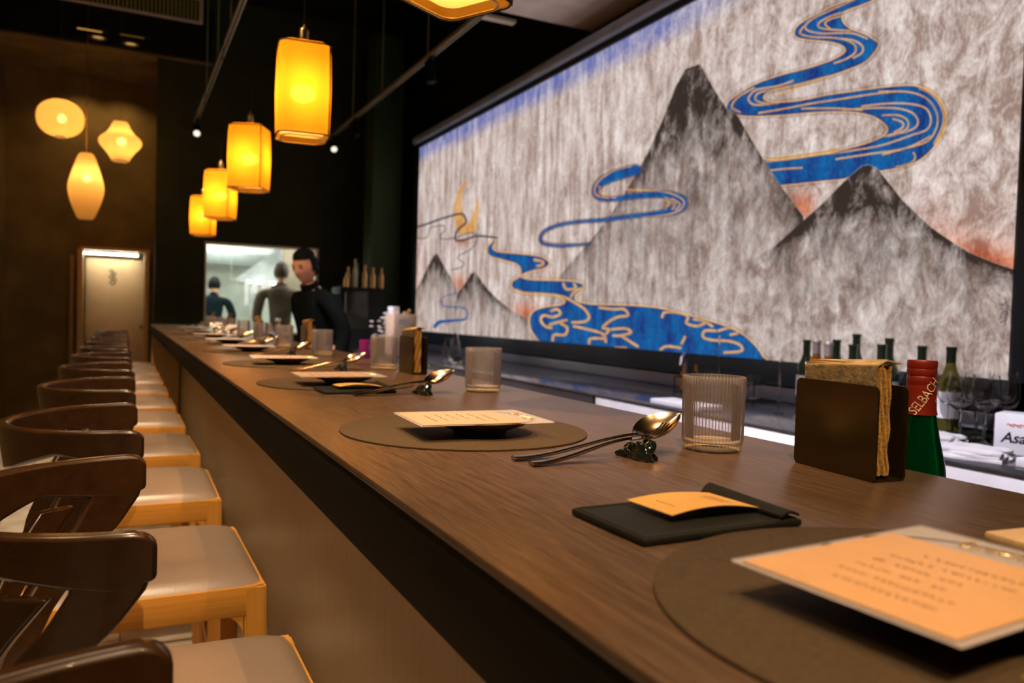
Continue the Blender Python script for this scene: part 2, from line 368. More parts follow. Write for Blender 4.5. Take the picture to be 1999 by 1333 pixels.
# dark wall with the kitchen hatch
hx0, hx1 = at_y(401, 560, YB).x, at_y(616, 560, YB).x; hz0, hz1 = .98, at_y(505, 481, YB).z
wx0 = at_y(304, 400, YB).x; wx1 = 2.45
b = MB(); b.box(((wx0 + hx0) / 2, YB + .06, 2.15), (hx0 - wx0, .12, 4.3)); b.box(((hx1 + 3.9) / 2, YB + .06, 2.15), (3.9 - hx1, .12, 4.3))
b.box(((hx0 + hx1) / 2, YB + .06, (hz1 + 4.3) / 2), (hx1 - hx0, .12, 4.3 - hz1)); b.box(((hx0 + hx1) / 2, YB + .06, hz0 / 2), (hx1 - hx0, .12, hz0))
o = b.build('wall_hatch', M_dark, smooth=0); o['kind'] = 'structure'
hf = MB()
for c, d in ((((hx0 + hx1) / 2, YB + .05, hz1 + .005), (hx1 - hx0 + .04, .16, .022)), ((hx0 - .005, YB + .05, (hz0 + hz1) / 2), (.018, .16, hz1 - hz0)), ((hx1 + .005, YB + .05, (hz0 + hz1) / 2), (.03, .16, hz1 - hz0)), (((hx0 + hx1) / 2, YB + .05, hz0 - .01), (hx1 - hx0 + .04, .22, .02))):
    hf.box(c, d, .002)
o = hf.build('trim_3', pm('pale_hatch_frame', (.62, .47, .36), .4)); o['kind'] = 'structure'
# wall behind the screen: dark return, then mural wall
slab('wall_bar', (SX + .9, 3.0, 2.15), (1.6, 11.1, 4.3), M_black)
slab('trim_4', (2.36, 7.86, 2.0), (.30, .30, 4.0), pm('green_column', (.028, .056, .011), .6))
# soffit above the aisle end, with its edge
slab('ceiling_soffit', (-.2, 9.0, 3.78), (1.9, 1.15, .3), M_tan)
slab('trim_5', (-.2, 8.40, 3.9), (1.9, .06, .5), M_black)

# ------------------------------------------------------------------ ceiling fittings
t = empty('air_vent', (-.21, 8.35, 4.115), 0, 'long slatted air vent with pale frame high above the stools', 'vent')
VW = 1.70
p = MB()
for c, d in (((0, 0, -.115), (VW, .03, .022)), ((0, 0, .115), (VW, .03, .022)), ((-VW / 2, 0, 0), (.022, .03, .25)), ((VW / 2, 0, 0), (.022, .03, .25))): p.box(c, d, .004)
p.build('frame', pm('vent_frame', (.62, .50, .42), .4), t)
p = MB(); p.box((0, .015, 0), (VW - .02, .01, .22)); p.build('backing', M_black, t)
p = MB()
for i in range(48): p.box((-VW / 2 + .02 + (VW - .04) * i / 47, 0, 0), (.012, .02, .22))
p.build('slats', pm('vent_slats', (.45, .40, .12), .5), t)
for i, (px, py, what) in enumerate(((177, 68, 'round recessed downlight in the soffit, left of the lit pair'), (241, 81, 'round recessed downlight in the soffit, right of the lit pair'))):
    q = at_z(px, py, 3.62)
    t = empty('downlight', (q.x + .06, min(9.3, q.y), 3.615), 0, what, 'downlight', None)
    p = MB(); p.lathe([(.05, .0), (.07, -.004), (.07, -.012), (.05, -.012)], 24, close=True); p.build('trim_ring', M_tan, t)
    p = MB(); p.lathe([(.048, -.002), (.001, -.004)], 24); p.build('lens', emis('downlight_lens', (1, .55, .15), .55), t)
for i, (px, py, g) in enumerate(((180, 57, .7), (263, 69, .12))):
    q = at_z(px, py, 3.62)
    t = empty('soffit_slot', (q.x, min(9.0, q.y), 3.62), 0, ('lit narrow slot in the soffit above the left downlight', 'dim narrow slot in the soffit above the right downlight')[i], 'ceiling slot')
    p = MB(); p.box((0, 0, -.004), (.25, .05, .012), .002); p.build('slot_frame', M_black, t)
    p = MB(); p.box((-.02, 0, -.010), (.19, .02, .006)); p.build('slot_glow', emis('slot_glow%d' % i, (1, .5, .08), g), t)

def track(x, y0, y1, label, wires):
    t = empty('track_rail', (x, y0, TR), 0, label, 'track')
    p = MB(); p.box((0, (y1 - y0) / 2, 0), (.034, y1 - y0, .032), .003); p.build('rail', pm('track_metal', (.45, .42, .30), .35, .3), t)
    p = MB(); p.box((.0, (y1 - y0) / 2, -.017), (.012, y1 - y0 - .02, .004)); p.build('conductor', M_black, t)
    for yw in wires:
        p = MB(); p.tube([(0, yw - y0, .016), (0, yw - y0, 4.3 - TR)], .004, 6); p.lathe([(.02, 4.27 - TR), (.02, 4.3 - TR)], 12, c=(0, yw - y0, 0)); p.build('suspension_wire', pm('wire_grey', (.32, .34, .16), .5, .2), t)
    return t
track(TA, -1.2, 8.3, 'slim lamp track hanging on wires above the counter', (1.2, 3.6, 4.9, 5.5, 6.3, 7.2))
track(TB, -.5, 8.3, 'slim lamp track hanging on wires above the bar aisle', (2.6, 5.32, 6.42, 7.35))
track(TL, -2, 3.6, 'slim lamp track above the stools, behind the viewer', (0, 2))
def track_spot(x, y, target, label, lit=True):
    t = empty('track_spotlight', (x, y, TR - .02), 0, label, 'spotlight')
    p = MB(); p.box((0, 0, 0), (.03, .10, .02), .004); p.build('adapter', M_black, t)
    p = MB(); p.tube([(0, 0, -.01), (0, 0, -.07)], .009, 8); p.build('arm', M_black, t)
    d = (Vector(target) - Vector((x, y, TR - .12))).normalized()
    q = d.to_track_quat('Z', 'Y').to_matrix().to_4x4()
    MM = T(0, 0, -.10) @ q
    p = MB(); p.lathe([(.034, -.08), (.036, -.075), (.036, .075), (.033, .078), (.030, .060), (.030, .058)], 20, M=MM); h = p.build('lamp_head', M_black, t)
    p = MB(); p.lathe([(.030, .074), (.001, .078)], 20, M=MM); p.build('lens', M_lens if lit else M_black, t)
    return t
track_spot(TA, 8.15, (.3, 4.6, .8), 'black track spotlight pointing down beside the far end of the counter track')
track_spot(TB, 8.1, (1.5, 4.8, .8), 'black track spotlight with bright lens at the far end of the aisle track')
track_spot(TB, 7.25, (2.1, 6.2, 1.2), 'black unlit track spotlight on the aisle track, before the brightest one', False)
track_spot(TB, 5.25, (2.0, 4.9, 1.2), 'black unlit track spotlight on the aisle track nearest the painted screen top', False)
track_spot(TB, 3.3, (2.3, 3.0, 1.2), 'black square-bodied spotlight at the top edge near the pale ceiling panel', False)
for y, tg in SPOTS_A: 
    if y < .3: 
        pass
# pale ceiling panel and thin strip
e0 = at_z(975, 22, 3.10); e1 = at_z(1225, 69, 3.10)
slab('ceiling_panel', ((e0.x + 2.72) / 2, e0.y - 1.6, 3.12), (2.72 - e0.x, 3.2, .04), pm('pale_panel', (.80, .72, .68), .6))
slab('ceiling_strip', (e0.x - .1, e0.y + .22, 3.14), (.62, .06, .02), pm('pale_strip', (.75, .7, .55), .6))

# ================================================================== PAINTED SCREEN
Y0s, Y1s = 1.553, 7.312; Z0s, Z1s = 1.058, 2.835
fr = empty('painted_screen', (SX, (Y0s + Y1s) / 2, Z0s), 0, 'backlit paper screen painted with mountains and winding blue river, in black frame', 'screen')
Lh = (Y1s - Y0s) / 2
p = MB()
for c, d in (((-.01, 0, -.055), (.10, 2 * Lh + .2, .11)), ((-.02, Lh + .06, .9), (.12, .12, 2.0)), ((-.01, -Lh - .08, .9), (.10, .16, 2.0)), ((-.02, 0, 1.80), (.12, 2 * Lh + .2, .05))): p.box(c, d, .006)
p.build('frame_profile', M_mural_frame, fr)
p = MB(); p.box((-.075, 0, 1.85), (.08, 2 * Lh + .2, .075), .025, seg=4); p.build('top_rail', M_rail, fr)

# painting data, digitised outlines turned into places on the screen plane
def C(o, s, L): return [(o[0] + x / s, o[1] + y / s) for x, y in L]
cA = lambda L: C((1350, 0), 2.961, L); cB = lambda L: C((800, 100), 2.2217, L); cC = lambda L: C((960, 340), 3.3317, L)
cD = lambda L: C((820, 340), 3.92, L); cE = lambda L: C((1100, 0), 2.2236, L); cF = lambda L: C((1400, 300), 3.03, L)
river1 = cA([(1300, -130), (1040, -5), (900, 45), (780, 100), (690, 150), (655, 195), (665, 230), (720, 245), (820, 255), (900, 268), (945, 290), (950, 312), (925, 335), (850, 370), (720, 410), (560, 450), (420, 500), (320, 560), (270, 600), (262, 650), (340, 680), (450, 685), (600, 678), (800, 662), (950, 660), (1050, 670), (1130, 695), (1185, 735), (1198, 765), (1175, 795), (1100, 830), (980, 865), (850, 895), (700, 915), (560, 935), (440, 938), (440, 1085), (570, 1082), (700, 1070), (850, 1055), (950, 1045), (1040, 1015), (1130, 1005), (1250, 985), (1350, 955), (1410, 920), (1480, 850), (1530, 760), (1540, 680), (1510, 600), (1450, 545), (1380, 515), (1300, 508), (1150, 520), (1000, 540), (850, 560), (700, 590), (600, 600), (520, 600), (478, 580), (500, 548), (560, 530), (700, 500), (850, 460), (980, 415), (1070, 375), (1130, 310), (1148, 268), (1120, 245), (1070, 215), (990, 185), (945, 150), (935, 110), (960, 80), (1060, 45), (1180, -5), (1500, -130)])
gold1 = [cA(l) for l in (
    [(1150, 545), (1300, 545), (1400, 570), (1460, 620), (1490, 690), (1480, 760), (1430, 830), (1300, 870), (1170, 905)],
    [(1050, 628), (1200, 612), (1330, 615), (1420, 640), (1450, 700), (1430, 760), (1350, 790)],
    [(450, 665), (600, 640), (750, 612), (900, 590), (1100, 560), (1250, 545)],
    [(940, 650), (1100, 638), (1250, 640), (1340, 665), (1375, 710), (1360, 750), (1300, 775), (1200, 800)],
    [(1170, 680), (1260, 680), (1310, 705), (1320, 740), (1290, 770), (1180, 800)],
    [(1230, 700), (1285, 720), (1285, 750), (1240, 775)],
    [(590, 600), (500, 608), (440, 598), (430, 570), (460, 545), (560, 525), (700, 495), (850, 455)],
    [(560, 608), (430, 618), (390, 590), (400, 560), (440, 530), (560, 510), (650, 480)],
    [(340, 660), (295, 635), (300, 605), (340, 565), (420, 520)],
    [(1010, 15), (880, 70), (770, 120), (720, 165), (740, 195), (820, 210), (900, 208), (1000, 210), (1080, 240)],
    [(960, 85), (870, 110), (800, 150), (810, 180), (900, 190), (990, 195)], [(930, 110), (860, 130), (835, 155), (860, 180)],
    [(710, 170), (690, 210), (760, 230), (880, 235), (960, 250), (1010, 280), (1010, 320), (960, 355), (890, 380)],
    [(930, 240), (1000, 250), (1050, 280), (1050, 320), (1000, 350)], [(510, 995), (600, 985), (700, 980)],
    [(900, 930), (1100, 900), (1300, 870), (1450, 800)], [(1350, 895), (1360, 925), (1330, 955), (1250, 975)],
    [(850, 900), (1000, 880), (1170, 850), (1350, 790)], [(700, 640), (900, 640), (1050, 650)], [(560, 560), (800, 475), (960, 425)])]
fat1 = [cA([(1390, 520), (1450, 548), (1505, 605), (1532, 680), (1522, 755), (1478, 845)]), cA([(500, 935), (700, 912), (900, 880)])]
r2 = cB([(1020, 520), (960, 535), (890, 560), (850, 590), (843, 620), (865, 643), (930, 645), (1000, 635), (1100, 627), (1180, 632), (1225, 655), (1210, 685), (1150, 703), (1080, 712), (980, 722), (880, 735), (780, 742), (690, 755), (625, 780), (602, 810), (615, 835), (680, 845), (760, 843), (815, 838)])
r2w = [10, 10, 9, 6.5, 5, 4, 4, 4.5, 5.5, 7, 9, 9, 6, 4, 3.3, 3.2, 2.7, 2.7, 2.8, 2.6, 3, 3, 2, 1.5]
gold2 = [cB(l) for l in ([(1000, 503), (930, 520), (865, 560), (840, 600), (850, 630), (900, 640)], [(980, 605), (1060, 608), (1150, 615), (1215, 640), (1232, 665), (1210, 695), (1150, 715), (1050, 725)], [(1120, 645), (1165, 655), (1150, 690)], [(1150, 640), (1195, 660), (1180, 690)], [(1180, 645), (1215, 668), (1195, 692)], [(860, 590), (875, 625), (930, 640)], [(640, 785), (612, 810), (625, 830), (700, 838)])]
river3 = cC([(60, 420), (75, 440), (55, 480), (90, 505), (200, 515), (300, 525), (380, 540), (430, 580), (400, 615), (330, 630), (265, 650), (240, 668), (300, 685), (420, 690), (560, 695), (640, 710), (655, 740), (630, 770), (600, 790), (610, 825), (700, 845), (850, 850), (1000, 855), (1150, 870), (1300, 905), (1450, 945), (1600, 990), (1700, 1040), (1780, 1110), (1830, 1180), (1850, 1300), (700, 1200), (400, 1110), (320, 1040), (295, 980), (300, 920), (340, 880), (420, 860), (500, 850), (530, 825), (480, 795), (400, 780), (300, 775), (220, 765), (180, 740), (180, 700), (210, 680), (235, 660), (235, 620), (210, 590), (130, 565), (40, 540), (15, 510), (20, 470), (50, 440)])
gold3 = [cC(l) for l in (
    [(200, 755), (300, 785), (420, 785), (520, 800), (600, 840), (660, 880), (690, 930), (660, 960), (580, 965)],
    [(440, 890), (480, 880), (500, 910), (450, 930), (390, 920), (370, 950), (400, 990), (440, 1000)], [(540, 950), (480, 965), (430, 980)],
    [(500, 970), (545, 1000), (530, 1045), (460, 1045), (450, 1080)], [(590, 990), (680, 1010), (780, 1040), (800, 1090)],
    [(760, 870), (850, 880), (920, 880), (945, 920), (880, 930), (820, 960), (780, 1000), (820, 1010), (800, 1040)],
    [(840, 1010), (930, 1005), (965, 1030), (900, 1050), (850, 1050)], [(900, 1050), (960, 1090), (1010, 1120)], [(690, 1100), (700, 1070), (790, 1070)],
    [(1170, 930), (1190, 900), (1290, 905), (1340, 930), (1330, 970), (1400, 990), (1450, 970)], [(1380, 945), (1440, 955), (1500, 990)],
    [(1520, 1020), (1450, 1020), (1440, 1060), (1500, 1080), (1600, 1085), (1680, 1110), (1690, 1150), (1580, 1160)],
    [(1540, 1020), (1620, 1000), (1670, 1030), (1620, 1045)], [(1160, 1140), (1200, 1120), (1290, 1130)], [(1300, 1100), (1320, 1060)],
    [(330, 560), (380, 570), (385, 590), (350, 600)], [(520, 715), (540, 750), (600, 745), (590, 715)], [(570, 800), (590, 770), (640, 745)], [(860, 1130), (930, 1132)])]
ink_lines = [(cD(l), wd) for l, wd in (([(10, 412), (100, 385), (200, 350), (300, 320), (370, 308), (400, 340), (400, 380), (350, 420), (320, 470), (330, 510), (400, 505), (470, 480), (530, 478), (600, 485), (640, 490)], 1.9),
    ([(10, 490), (100, 490), (120, 420), (180, 400), (235, 400), (240, 430), (210, 470), (220, 500), (320, 490), (400, 460), (470, 455), (480, 480)], .9),
    ([(490, 480), (480, 530), (440, 580), (360, 620), (345, 650), (385, 680), (370, 715), (290, 735)], .9))]
small_r = (cD([(330, 915), (240, 935), (215, 970), (230, 1010), (300, 1018), (390, 1025), (415, 1060), (400, 1110), (300, 1122), (200, 1132), (165, 1165)]), [.8, .8, 1, 1.2, 1.2, 1.2, 1.5, 2, 2.6, 3.6, 4])
flame = cD([(425, 50), (370, 90), (320, 200), (310, 300), (325, 400), (345, 455), (470, 450), (490, 380), (505, 250), (490, 175), (478, 250), (440, 350), (415, 380), (395, 330), (375, 280), (370, 200), (385, 120)])
m1 = cD([(0, 1300), (-30, 950), (40, 850), (110, 700), (150, 630), (180, 603), (205, 650), (260, 750), (335, 880), (340, 1000), (330, 1300)])
m2 = cD([(290, 1300), (310, 1000), (340, 905), (400, 835), (440, 765), (470, 748), (495, 775), (540, 840), (640, 950), (750, 1040), (880, 1110), (1000, 1300)])
m3 = cC([(300, 1300), (480, 690)]) + cB([(690, 970), (800, 845)]) + cE([(160, 1040), (240, 940), (330, 800), (400, 680), (470, 530), (530, 380), (572, 308), (636, 286), (700, 400), (760, 490), (778, 480), (800, 510), (860, 610), (920, 710), (980, 800), (1090, 945), (1090, 1300), (1090, 1600), (300, 1600)])
m3ridge = cE([(765, 480), (790, 560), (830, 650), (880, 740), (930, 800), (1000, 870)])
m4 = cF([(100, 1400), (120, 690), (170, 675), (270, 630), (380, 570), (520, 450), (700, 290), (830, 160), (920, 85), (960, 75), (1000, 90), (1030, 115), (1160, 280), (1330, 440), (1430, 510), (1560, 590), (1700, 650), (1900, 715), (1900, 1400)])
sign = [cF(l) for l in ([(1745, 980), (1760, 940), (1790, 945), (1770, 1015)], [(1745, 1000), (1775, 985), (1770, 950)], [(1760, 900), (1785, 880), (1778, 920)], [(1740, 890), (1752, 900)], [(1770, 860), (1780, 875)], [(1780, 960), (1795, 900)])]

def polydist(X, Y, P):
    d = np.full(X.shape, 1e9); P = np.array(P)
    for i in range(len(P) - 1):
        a, b2 = P[i], P[i + 1]; ab = b2 - a; l = max((ab ** 2).sum(), 1e-9)
        t = np.clip(((X - a[0]) * ab[0] + (Y - a[1]) * ab[1]) / l, 0, 1)
        np.minimum(d, np.hypot(X - a[0] - t * ab[0], Y - a[1] - t * ab[1]), out=d)
    return d
def inside(X, Y, P):
    P = np.array(P); r = np.zeros(X.shape, bool); n = len(P)
    for i in range(n):
        x0, y0 = P[i]; x1, y1 = P[(i + 1) % n]
        if y0 == y1: continue
        c = ((y0 > Y) != (y1 > Y)) & (X < (x1 - x0) * (Y - y0) / (y1 - y0) + x0); r ^= c
    return r
NC, NR = 860, 600
ys = np.linspace(Y0s, Y1s, 4000); pr_ = []
d_all = np.stack([np.full_like(ys, SX), ys, np.full_like(ys, 1.6 - CZ)], 1)
fv, rv, uv = np.array(Fv), np.array(Rv), np.array(Uv)
pxs = 999.5 + FPX * (d_all @ rv) / (d_all @ fv)
ycol = np.interp(np.linspace(pxs[0], pxs[-1], NC)[::-1] * -1, (pxs * -1), ys) if pxs[0] > pxs[-1] else None
ycol = np.sort(ycol); zrow = np.linspace(Z0s, Z1s, NR)
YY, ZZ = np.meshgrid(ycol, zrow)
PP = np.stack([np.full(YY.size, SX), YY.ravel(), ZZ.ravel() - CZ], 1); ww = PP @ fv
X = 999.5 + FPX * (PP @ rv) / ww; Y = 666.5 - FPX * (PP @ uv) / ww
def near(P, pad):
    P = np.array(P); return np.where((X > P[:, 0].min() - pad) & (X < P[:, 0].max() + pad) & (Y > P[:, 1].min() - pad) & (Y < P[:, 1].max() + pad))[0]
def fill(P, aa=.9, closed=True):
    idx = near(P, 3); m = np.zeros(X.size); dd = np.full(X.size, 1e3)
    d = polydist(X[idx], Y[idx], list(P) + [P[0]]); ins = inside(X[idx], Y[idx], P); s = np.where(ins, d, -d)
    m[idx] = np.clip(s / (2 * aa) + .5, 0, 1); dd[idx] = d; return m, dd
def stroke(P, wd, aa=.9):
    P = catmull(P, 4); idx = near(P, 14); m = np.zeros(X.size)
    m[idx] = np.clip((wd - polydist(X[idx], Y[idx], P)) / (2 * aa) + .5, 0, 1); return m
def vstroke(P, W, aa=.9):
    Q = catmull([(x, y, w_) for (x, y), w_ in zip(P, W)], 4); m = np.zeros(X.size)
    for i in range(len(Q) - 1):
        a, b2 = Q[i][:2], Q[i + 1][:2]; wd = (Q[i][2] + Q[i + 1][2]) / 2; idx = near([a, b2], wd + 3)
        m[idx] = np.maximum(m[idx], np.clip((wd - polydist(X[idx], Y[idx], [a, b2])) / (2 * aa) + .5, 0, 1))
    return m
def mountain(P, peak, fall, edge, peakdark, basev):
    m, _ = fill(P); Pa = [q for q in P if q[1] < max(p_[1] for p_ in P) - 40]
    idx = np.where(m > 0)[0]; d = polydist(X[idx], Y[idx], P)
    ink = np.zeros(X.size); h = Y[idx] - peak[1]
    dp = np.hypot((X[idx] - peak[0]) * 1.1, h)
    ink[idx] = m[idx] * np.clip(basev * np.exp(-h / (fall * 1.6)) + edge * np.exp(-d / 13) * np.exp(-h / (fall * 2.2)) + peakdark * np.exp(-dp / (fall * .32)), 0, 1); return m, ink
river1s = catmull(river1, 3, True); river3s = catmull(river3, 3, True)
M1, I1 = mountain(m1, (865, 494), 60, .9, .7, .45); M2, I2 = mountain(m2, (939, 531), 70, .9, .7, .42)
M3, I3 = mountain(m3, (1372, 130), 190, .8, .7, 1.0); M4, I4 = mountain(m4, (1714, 325), 165, 1.1, 1.2, .9)
def comp(lo, m, v): return lo * (1 - m) + v * m
rmp = np.clip((X - 1445) / 130, 0, 1); rmp = rmp * rmp * (3 - 2 * rmp)
ink = comp(comp(comp(comp(np.zeros(X.size), M1, I1), M2, I2), M3, I3), M4 * rmp, I4)
ink = np.maximum(ink, stroke(m3ridge, 1.6) * .7 * (1 - M4))
blue, bd = fill(river1s); over = np.maximum(M3, M4)
gold = np.maximum(np.clip((2.1 - bd) / 1.6, 0, 1), 0)
for g in gold1: gold = np.maximum(gold, stroke(g, 1.5, .6))
for g in fat1: gold = np.maximum(gold, stroke(g, 4.2, 1))
dark = np.clip((1.3 - np.abs(bd - 3.3)) / 1.2, 0, 1) * .7
for g in gold1[::2]: dark = np.maximum(dark, stroke([(x + 1.5, y + 2.2) for x, y in g], .6, .6) * .7)
blue *= (1 - over); gold *= (1 - over) ; dark *= (1 - over)
b2 = vstroke(r2, r2w); b2o = np.maximum(vstroke(r2, [q + 2.2 for q in r2w]) - b2, 0)
blue = np.maximum(blue, b2); gold = np.where(b2 > .02, 0, gold)
for g in gold2: gold = np.maximum(gold, stroke(g, 1.3, .6))
dark = np.maximum(dark, b2o * .75)
b3, bd3 = fill(river3s); blue = np.maximum(blue, b3)
gold = np.maximum(gold, np.clip((2.4 - bd3) / 1.6, 0, 1))
for g in gold3: gold = np.maximum(gold, stroke(g, 2.5, .8)); 
for g in gold3: dark = np.maximum(dark, (stroke(g, 3.6, .8) - stroke(g, 2.2, .8)) * .35)
dark = np.maximum(dark, np.clip((1.1 - np.abs(bd3 - 3.6)) / 1.2, 0, 1) * .6)
for P, wd in ink_lines: dark = np.maximum(dark, stroke(P, wd))
blue = np.maximum(blue, vstroke(*small_r))
for P in sign: dark = np.maximum(dark, stroke(P, .9))
fl, _ = fill(catmull(flame, 3, True), 1.5); flame_a = fl * .95
def blob(x, y, sx, sy): return np.exp(-((X - x) / sx) ** 2 - ((Y - y) / sy) ** 2)
orange = blob(915, 474, 14, 6) * .8 + blob(908, 556, 16, 18) * .9 * (1 - M1) * (1 - M2) + blob(1040, 612, 26, 22) * 1.0 * (1 - M2) + blob(1100, 540, 40, 12) * .25 * (1 - M3)
orange += blob(1588, 408, 26, 34) * 1.1 * (1 - over)
dl = polydist(X, Y, cF([(1250, 380), (1330, 440), (1430, 510), (1560, 590), (1700, 650), (1900, 715)]))
orange += np.exp(-(dl / 34) ** 1.4) * np.clip((X - 1790) / 180, 0, 1) * 1.15 * (1 - M4) + np.exp(-dl / 90) * np.clip((X - 1800) / 200, 0, 1) * .25 * (1 - M4)
orange += blob(826, 540, 10, 130) * .3
topb = np.clip((ZZ.ravel() - (Z1s - .17)) / .10, 0, 1) * np.clip((YY.ravel() - 2.5) / .9, 0, 1)
fade = np.clip((YY.ravel() - 1.9) / 2.2, 0, 1)
me = bpy.data.meshes.new('painted_sheet'); nv = NC * NR
co = np.zeros((nv, 3), np.float32); co[:, 0] = -.001; co[:, 1] = YY.ravel() - (Y0s + Y1s) / 2; co[:, 2] = ZZ.ravel() - Z0s
I = np.arange(nv).reshape(NR, NC)
Fq = np.stack([I[:-1, :-1], I[1:, :-1], I[1:, 1:], I[:-1, 1:]], -1).reshape(-1, 4)
me.vertices.add(nv); me.vertices.foreach_set('co', co.ravel()); me.loops.add(Fq.size); me.loops.foreach_set('vertex_index', Fq.ravel().astype(np.int32))
me.polygons.add(len(Fq)); me.polygons.foreach_set('loop_start', np.arange(0, Fq.size, 4, dtype=np.int32)); me.update(); me.validate()
def attr(name, r, g, b_):
    a = me.color_attributes.new(name, 'FLOAT_COLOR', 'POINT')
    q = np.ones((nv, 4), np.float32); q[:, 0] = np.clip(r, 0, 1); q[:, 1] = np.clip(g, 0, 1); q[:, 2] = np.clip(b_, 0, 1); a.data.foreach_set('color', q.ravel())
attr('paint_a', blue, gold, ink); attr('paint_b', orange, topb, dark); attr('paint_c', flame_a, fade, fade)
m = bpy.data.materials.new('backlit_washi_painting'); m.use_nodes = True; N, L = nodes(m); N.remove(N['Principled BSDF'])
def at(n):
    a = N.new('ShaderNodeAttribute'); a.attribute_name = n; s = N.new('ShaderNodeSeparateColor'); L.new(a.outputs['Color'], s.inputs[0]); return s.outputs
A, B_, Cc = at('paint_a'), at('paint_b'), at('paint_c')
tc = N.new('ShaderNodeTexCoord')
def nz(scale, vec, det=6, rg=.6, dist=0):
    mp = N.new('ShaderNodeMapping'); mp.inputs['Scale'].default_value = vec; L.new(tc.outputs['Object'], mp.inputs[0])
    n = N.new('ShaderNodeTexNoise'); n.inputs['Scale'].default_value = scale; n.inputs['Detail'].default_value = det; n.inputs['Roughness'].default_value = rg; n.inputs['Distortion'].default_value = dist
    L.new(mp.outputs[0], n.inputs['Vector']); return n.outputs['Fac']
def mr(v, a, b2, c=0, d=1):
    q = N.new('ShaderNodeMapRange'); q.inputs[1].default_value = a; q.inputs[2].default_value = b2; q.inputs[3].default_value = c; q.inputs[4].default_value = d; L.new(v, q.inputs[0]); return q.outputs[0]
def mth(op, a, b2, cl=False):
    q = N.new('ShaderNodeMath'); q.operation = op; q.use_clamp = cl
    for i, v in enumerate((a, b2)):
        if isinstance(v, (int, float)): q.inputs[i].default_value = v
        else: L.new(v, q.inputs[i])
    return q.outputs[0]
def mixc(f, a, b2, bt='MIX'):
    q = N.new('ShaderNodeMix'); q.data_type = 'RGBA'; q.blend_type = bt
    if isinstance(f, (int, float)): q.inputs[0].default_value = f
    else: L.new(f, q.inputs[0])
    for i, v in ((6, a), (7, b2)):
        if isinstance(v, tuple): q.inputs[i].default_value = (*v, 1)
        else: L.new(v, q.inputs[i])
    return q.outputs[2]
n_st = nz(1, (1, 17, 2.6), 5, .6, .6)       # vertical fibres, plus painted glow streaks of the light strips behind
n_bl = nz(11, (1, 1, .7), 8, .68, 1.2)        # blotches
n_fi = nz(60, (1, 1.6, .7), 4, .6)           # fine paper grain
wst = mr(Cc[1], 0, 1, .18, .60)
f1 = mth('ADD', mth('MULTIPLY', n_st, wst), mth('ADD', mth('MULTIPLY', n_bl, mth('SUBTRACT', .90, wst)), mth('MULTIPLY', n_fi, .28)))
f1 = mth('ADD', f1, mth('MULTIPLY', mth('SUBTRACT', nz(3.2, (1, 1.4, .8), 3, .5, .5), .5), .15))
pf = mr(f1, .49, .74)
paper = mixc(pf, (.37, .25, .205), (1.0, .88, .83))
c = mixc(mth('MULTIPLY', B_[1], mr(f1, .5, .7, .85, .45)), paper, (.09, .15, .50))
c = mixc(mth('MULTIPLY', B_[0], .9, True), c, mixc(pf, (.42, .085, .03), (.92, .34, .17)))
c = mixc(Cc[0], c, mixc(pf, (.60, .25, .05), (.90, .55, .20)))
n_ink = nz(11, (1, 1.25, .6), 10, .8, 1.)
inkf = mth('MULTIPLY', A[2], mr(mth('ADD', mth('MULTIPLY', n_ink, .45), mth('MULTIPLY', nz(5.5, (1, 1.2, .7), 6, .7, .8), .6)), .40, .66, 1.7, .18), True)
c = mixc(inkf, c, (.045, .030, .024))
n_bv = nz(7, (1, 1.6, .7), 5, .6)
bc = mixc(mr(n_bv, .35, .68), (.012, .035, .20), (.006, .15, .42)); bc = mixc(mr(n_fi, .5, .8, 0, .34), bc, (.14, .30, .66))
c = mixc(A[0], c, bc); c = mixc(mth('MULTIPLY', A[1], .92), c, mixc(pf, (.70, .34, .10), (1.0, .62, .24))); c = mixc(B_[2], c, (.03, .02, .05))
e = N.new('ShaderNodeEmission'); L.new(c, e.inputs[0]); e.inputs[1].default_value = .92; L.new(e.outputs[0], N['Material Output'].inputs[0])
me.materials.append(m)
scr = bpy.data.objects.new('painted_sheet', me); col.objects.link(scr); scr.parent = fr; scr.location = (-.062, 0, 0)
bk = MB(); bk.box((.02, 0, (Z1s - Z0s) / 2), (.03, 2 * Lh, Z1s - Z0s)); bk.build('backing_panel', M_mural_frame, scr)

# ================================================================== COUNTER
AX, BX = .2198, .821; CL0, CL1 = -.9, 8.28
ct = empty('bar_counter', ((AX + BX) / 2, 0, 0), 0, 'long dark wood dining counter with deep front edge running to the far wall', 'counter')
ox = (AX + BX) / 2
p = MB(); p.box((0, (CL0 + CL1) / 2, CT - .004), (BX - AX, CL1 - CL0, .008), .001); p.build('countertop', M_top, ct)
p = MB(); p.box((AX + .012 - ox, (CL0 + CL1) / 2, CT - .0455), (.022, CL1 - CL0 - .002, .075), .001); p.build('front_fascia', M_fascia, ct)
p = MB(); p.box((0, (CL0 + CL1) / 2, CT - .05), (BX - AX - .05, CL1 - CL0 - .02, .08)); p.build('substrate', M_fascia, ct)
p = MB(); p.box(((AX + .27 + BX) / 2 - ox, (CL0 + CL1) / 2, (CT - .09) / 2), (BX - AX - .27 - .02, CL1 - CL0 - .04, CT - .09)); p.build('base_panel', M_base, ct)
p = MB(); p.box((AX + .14 - ox, CL1 - .02, (CT - .09) / 2), (.25, .03, CT - .09)); p.build('end_panel', wood('end_panel_wood', (.52, .32, .12), (.66, .43, .18), .4, 'Z'), ct, label='light wooden end panel')

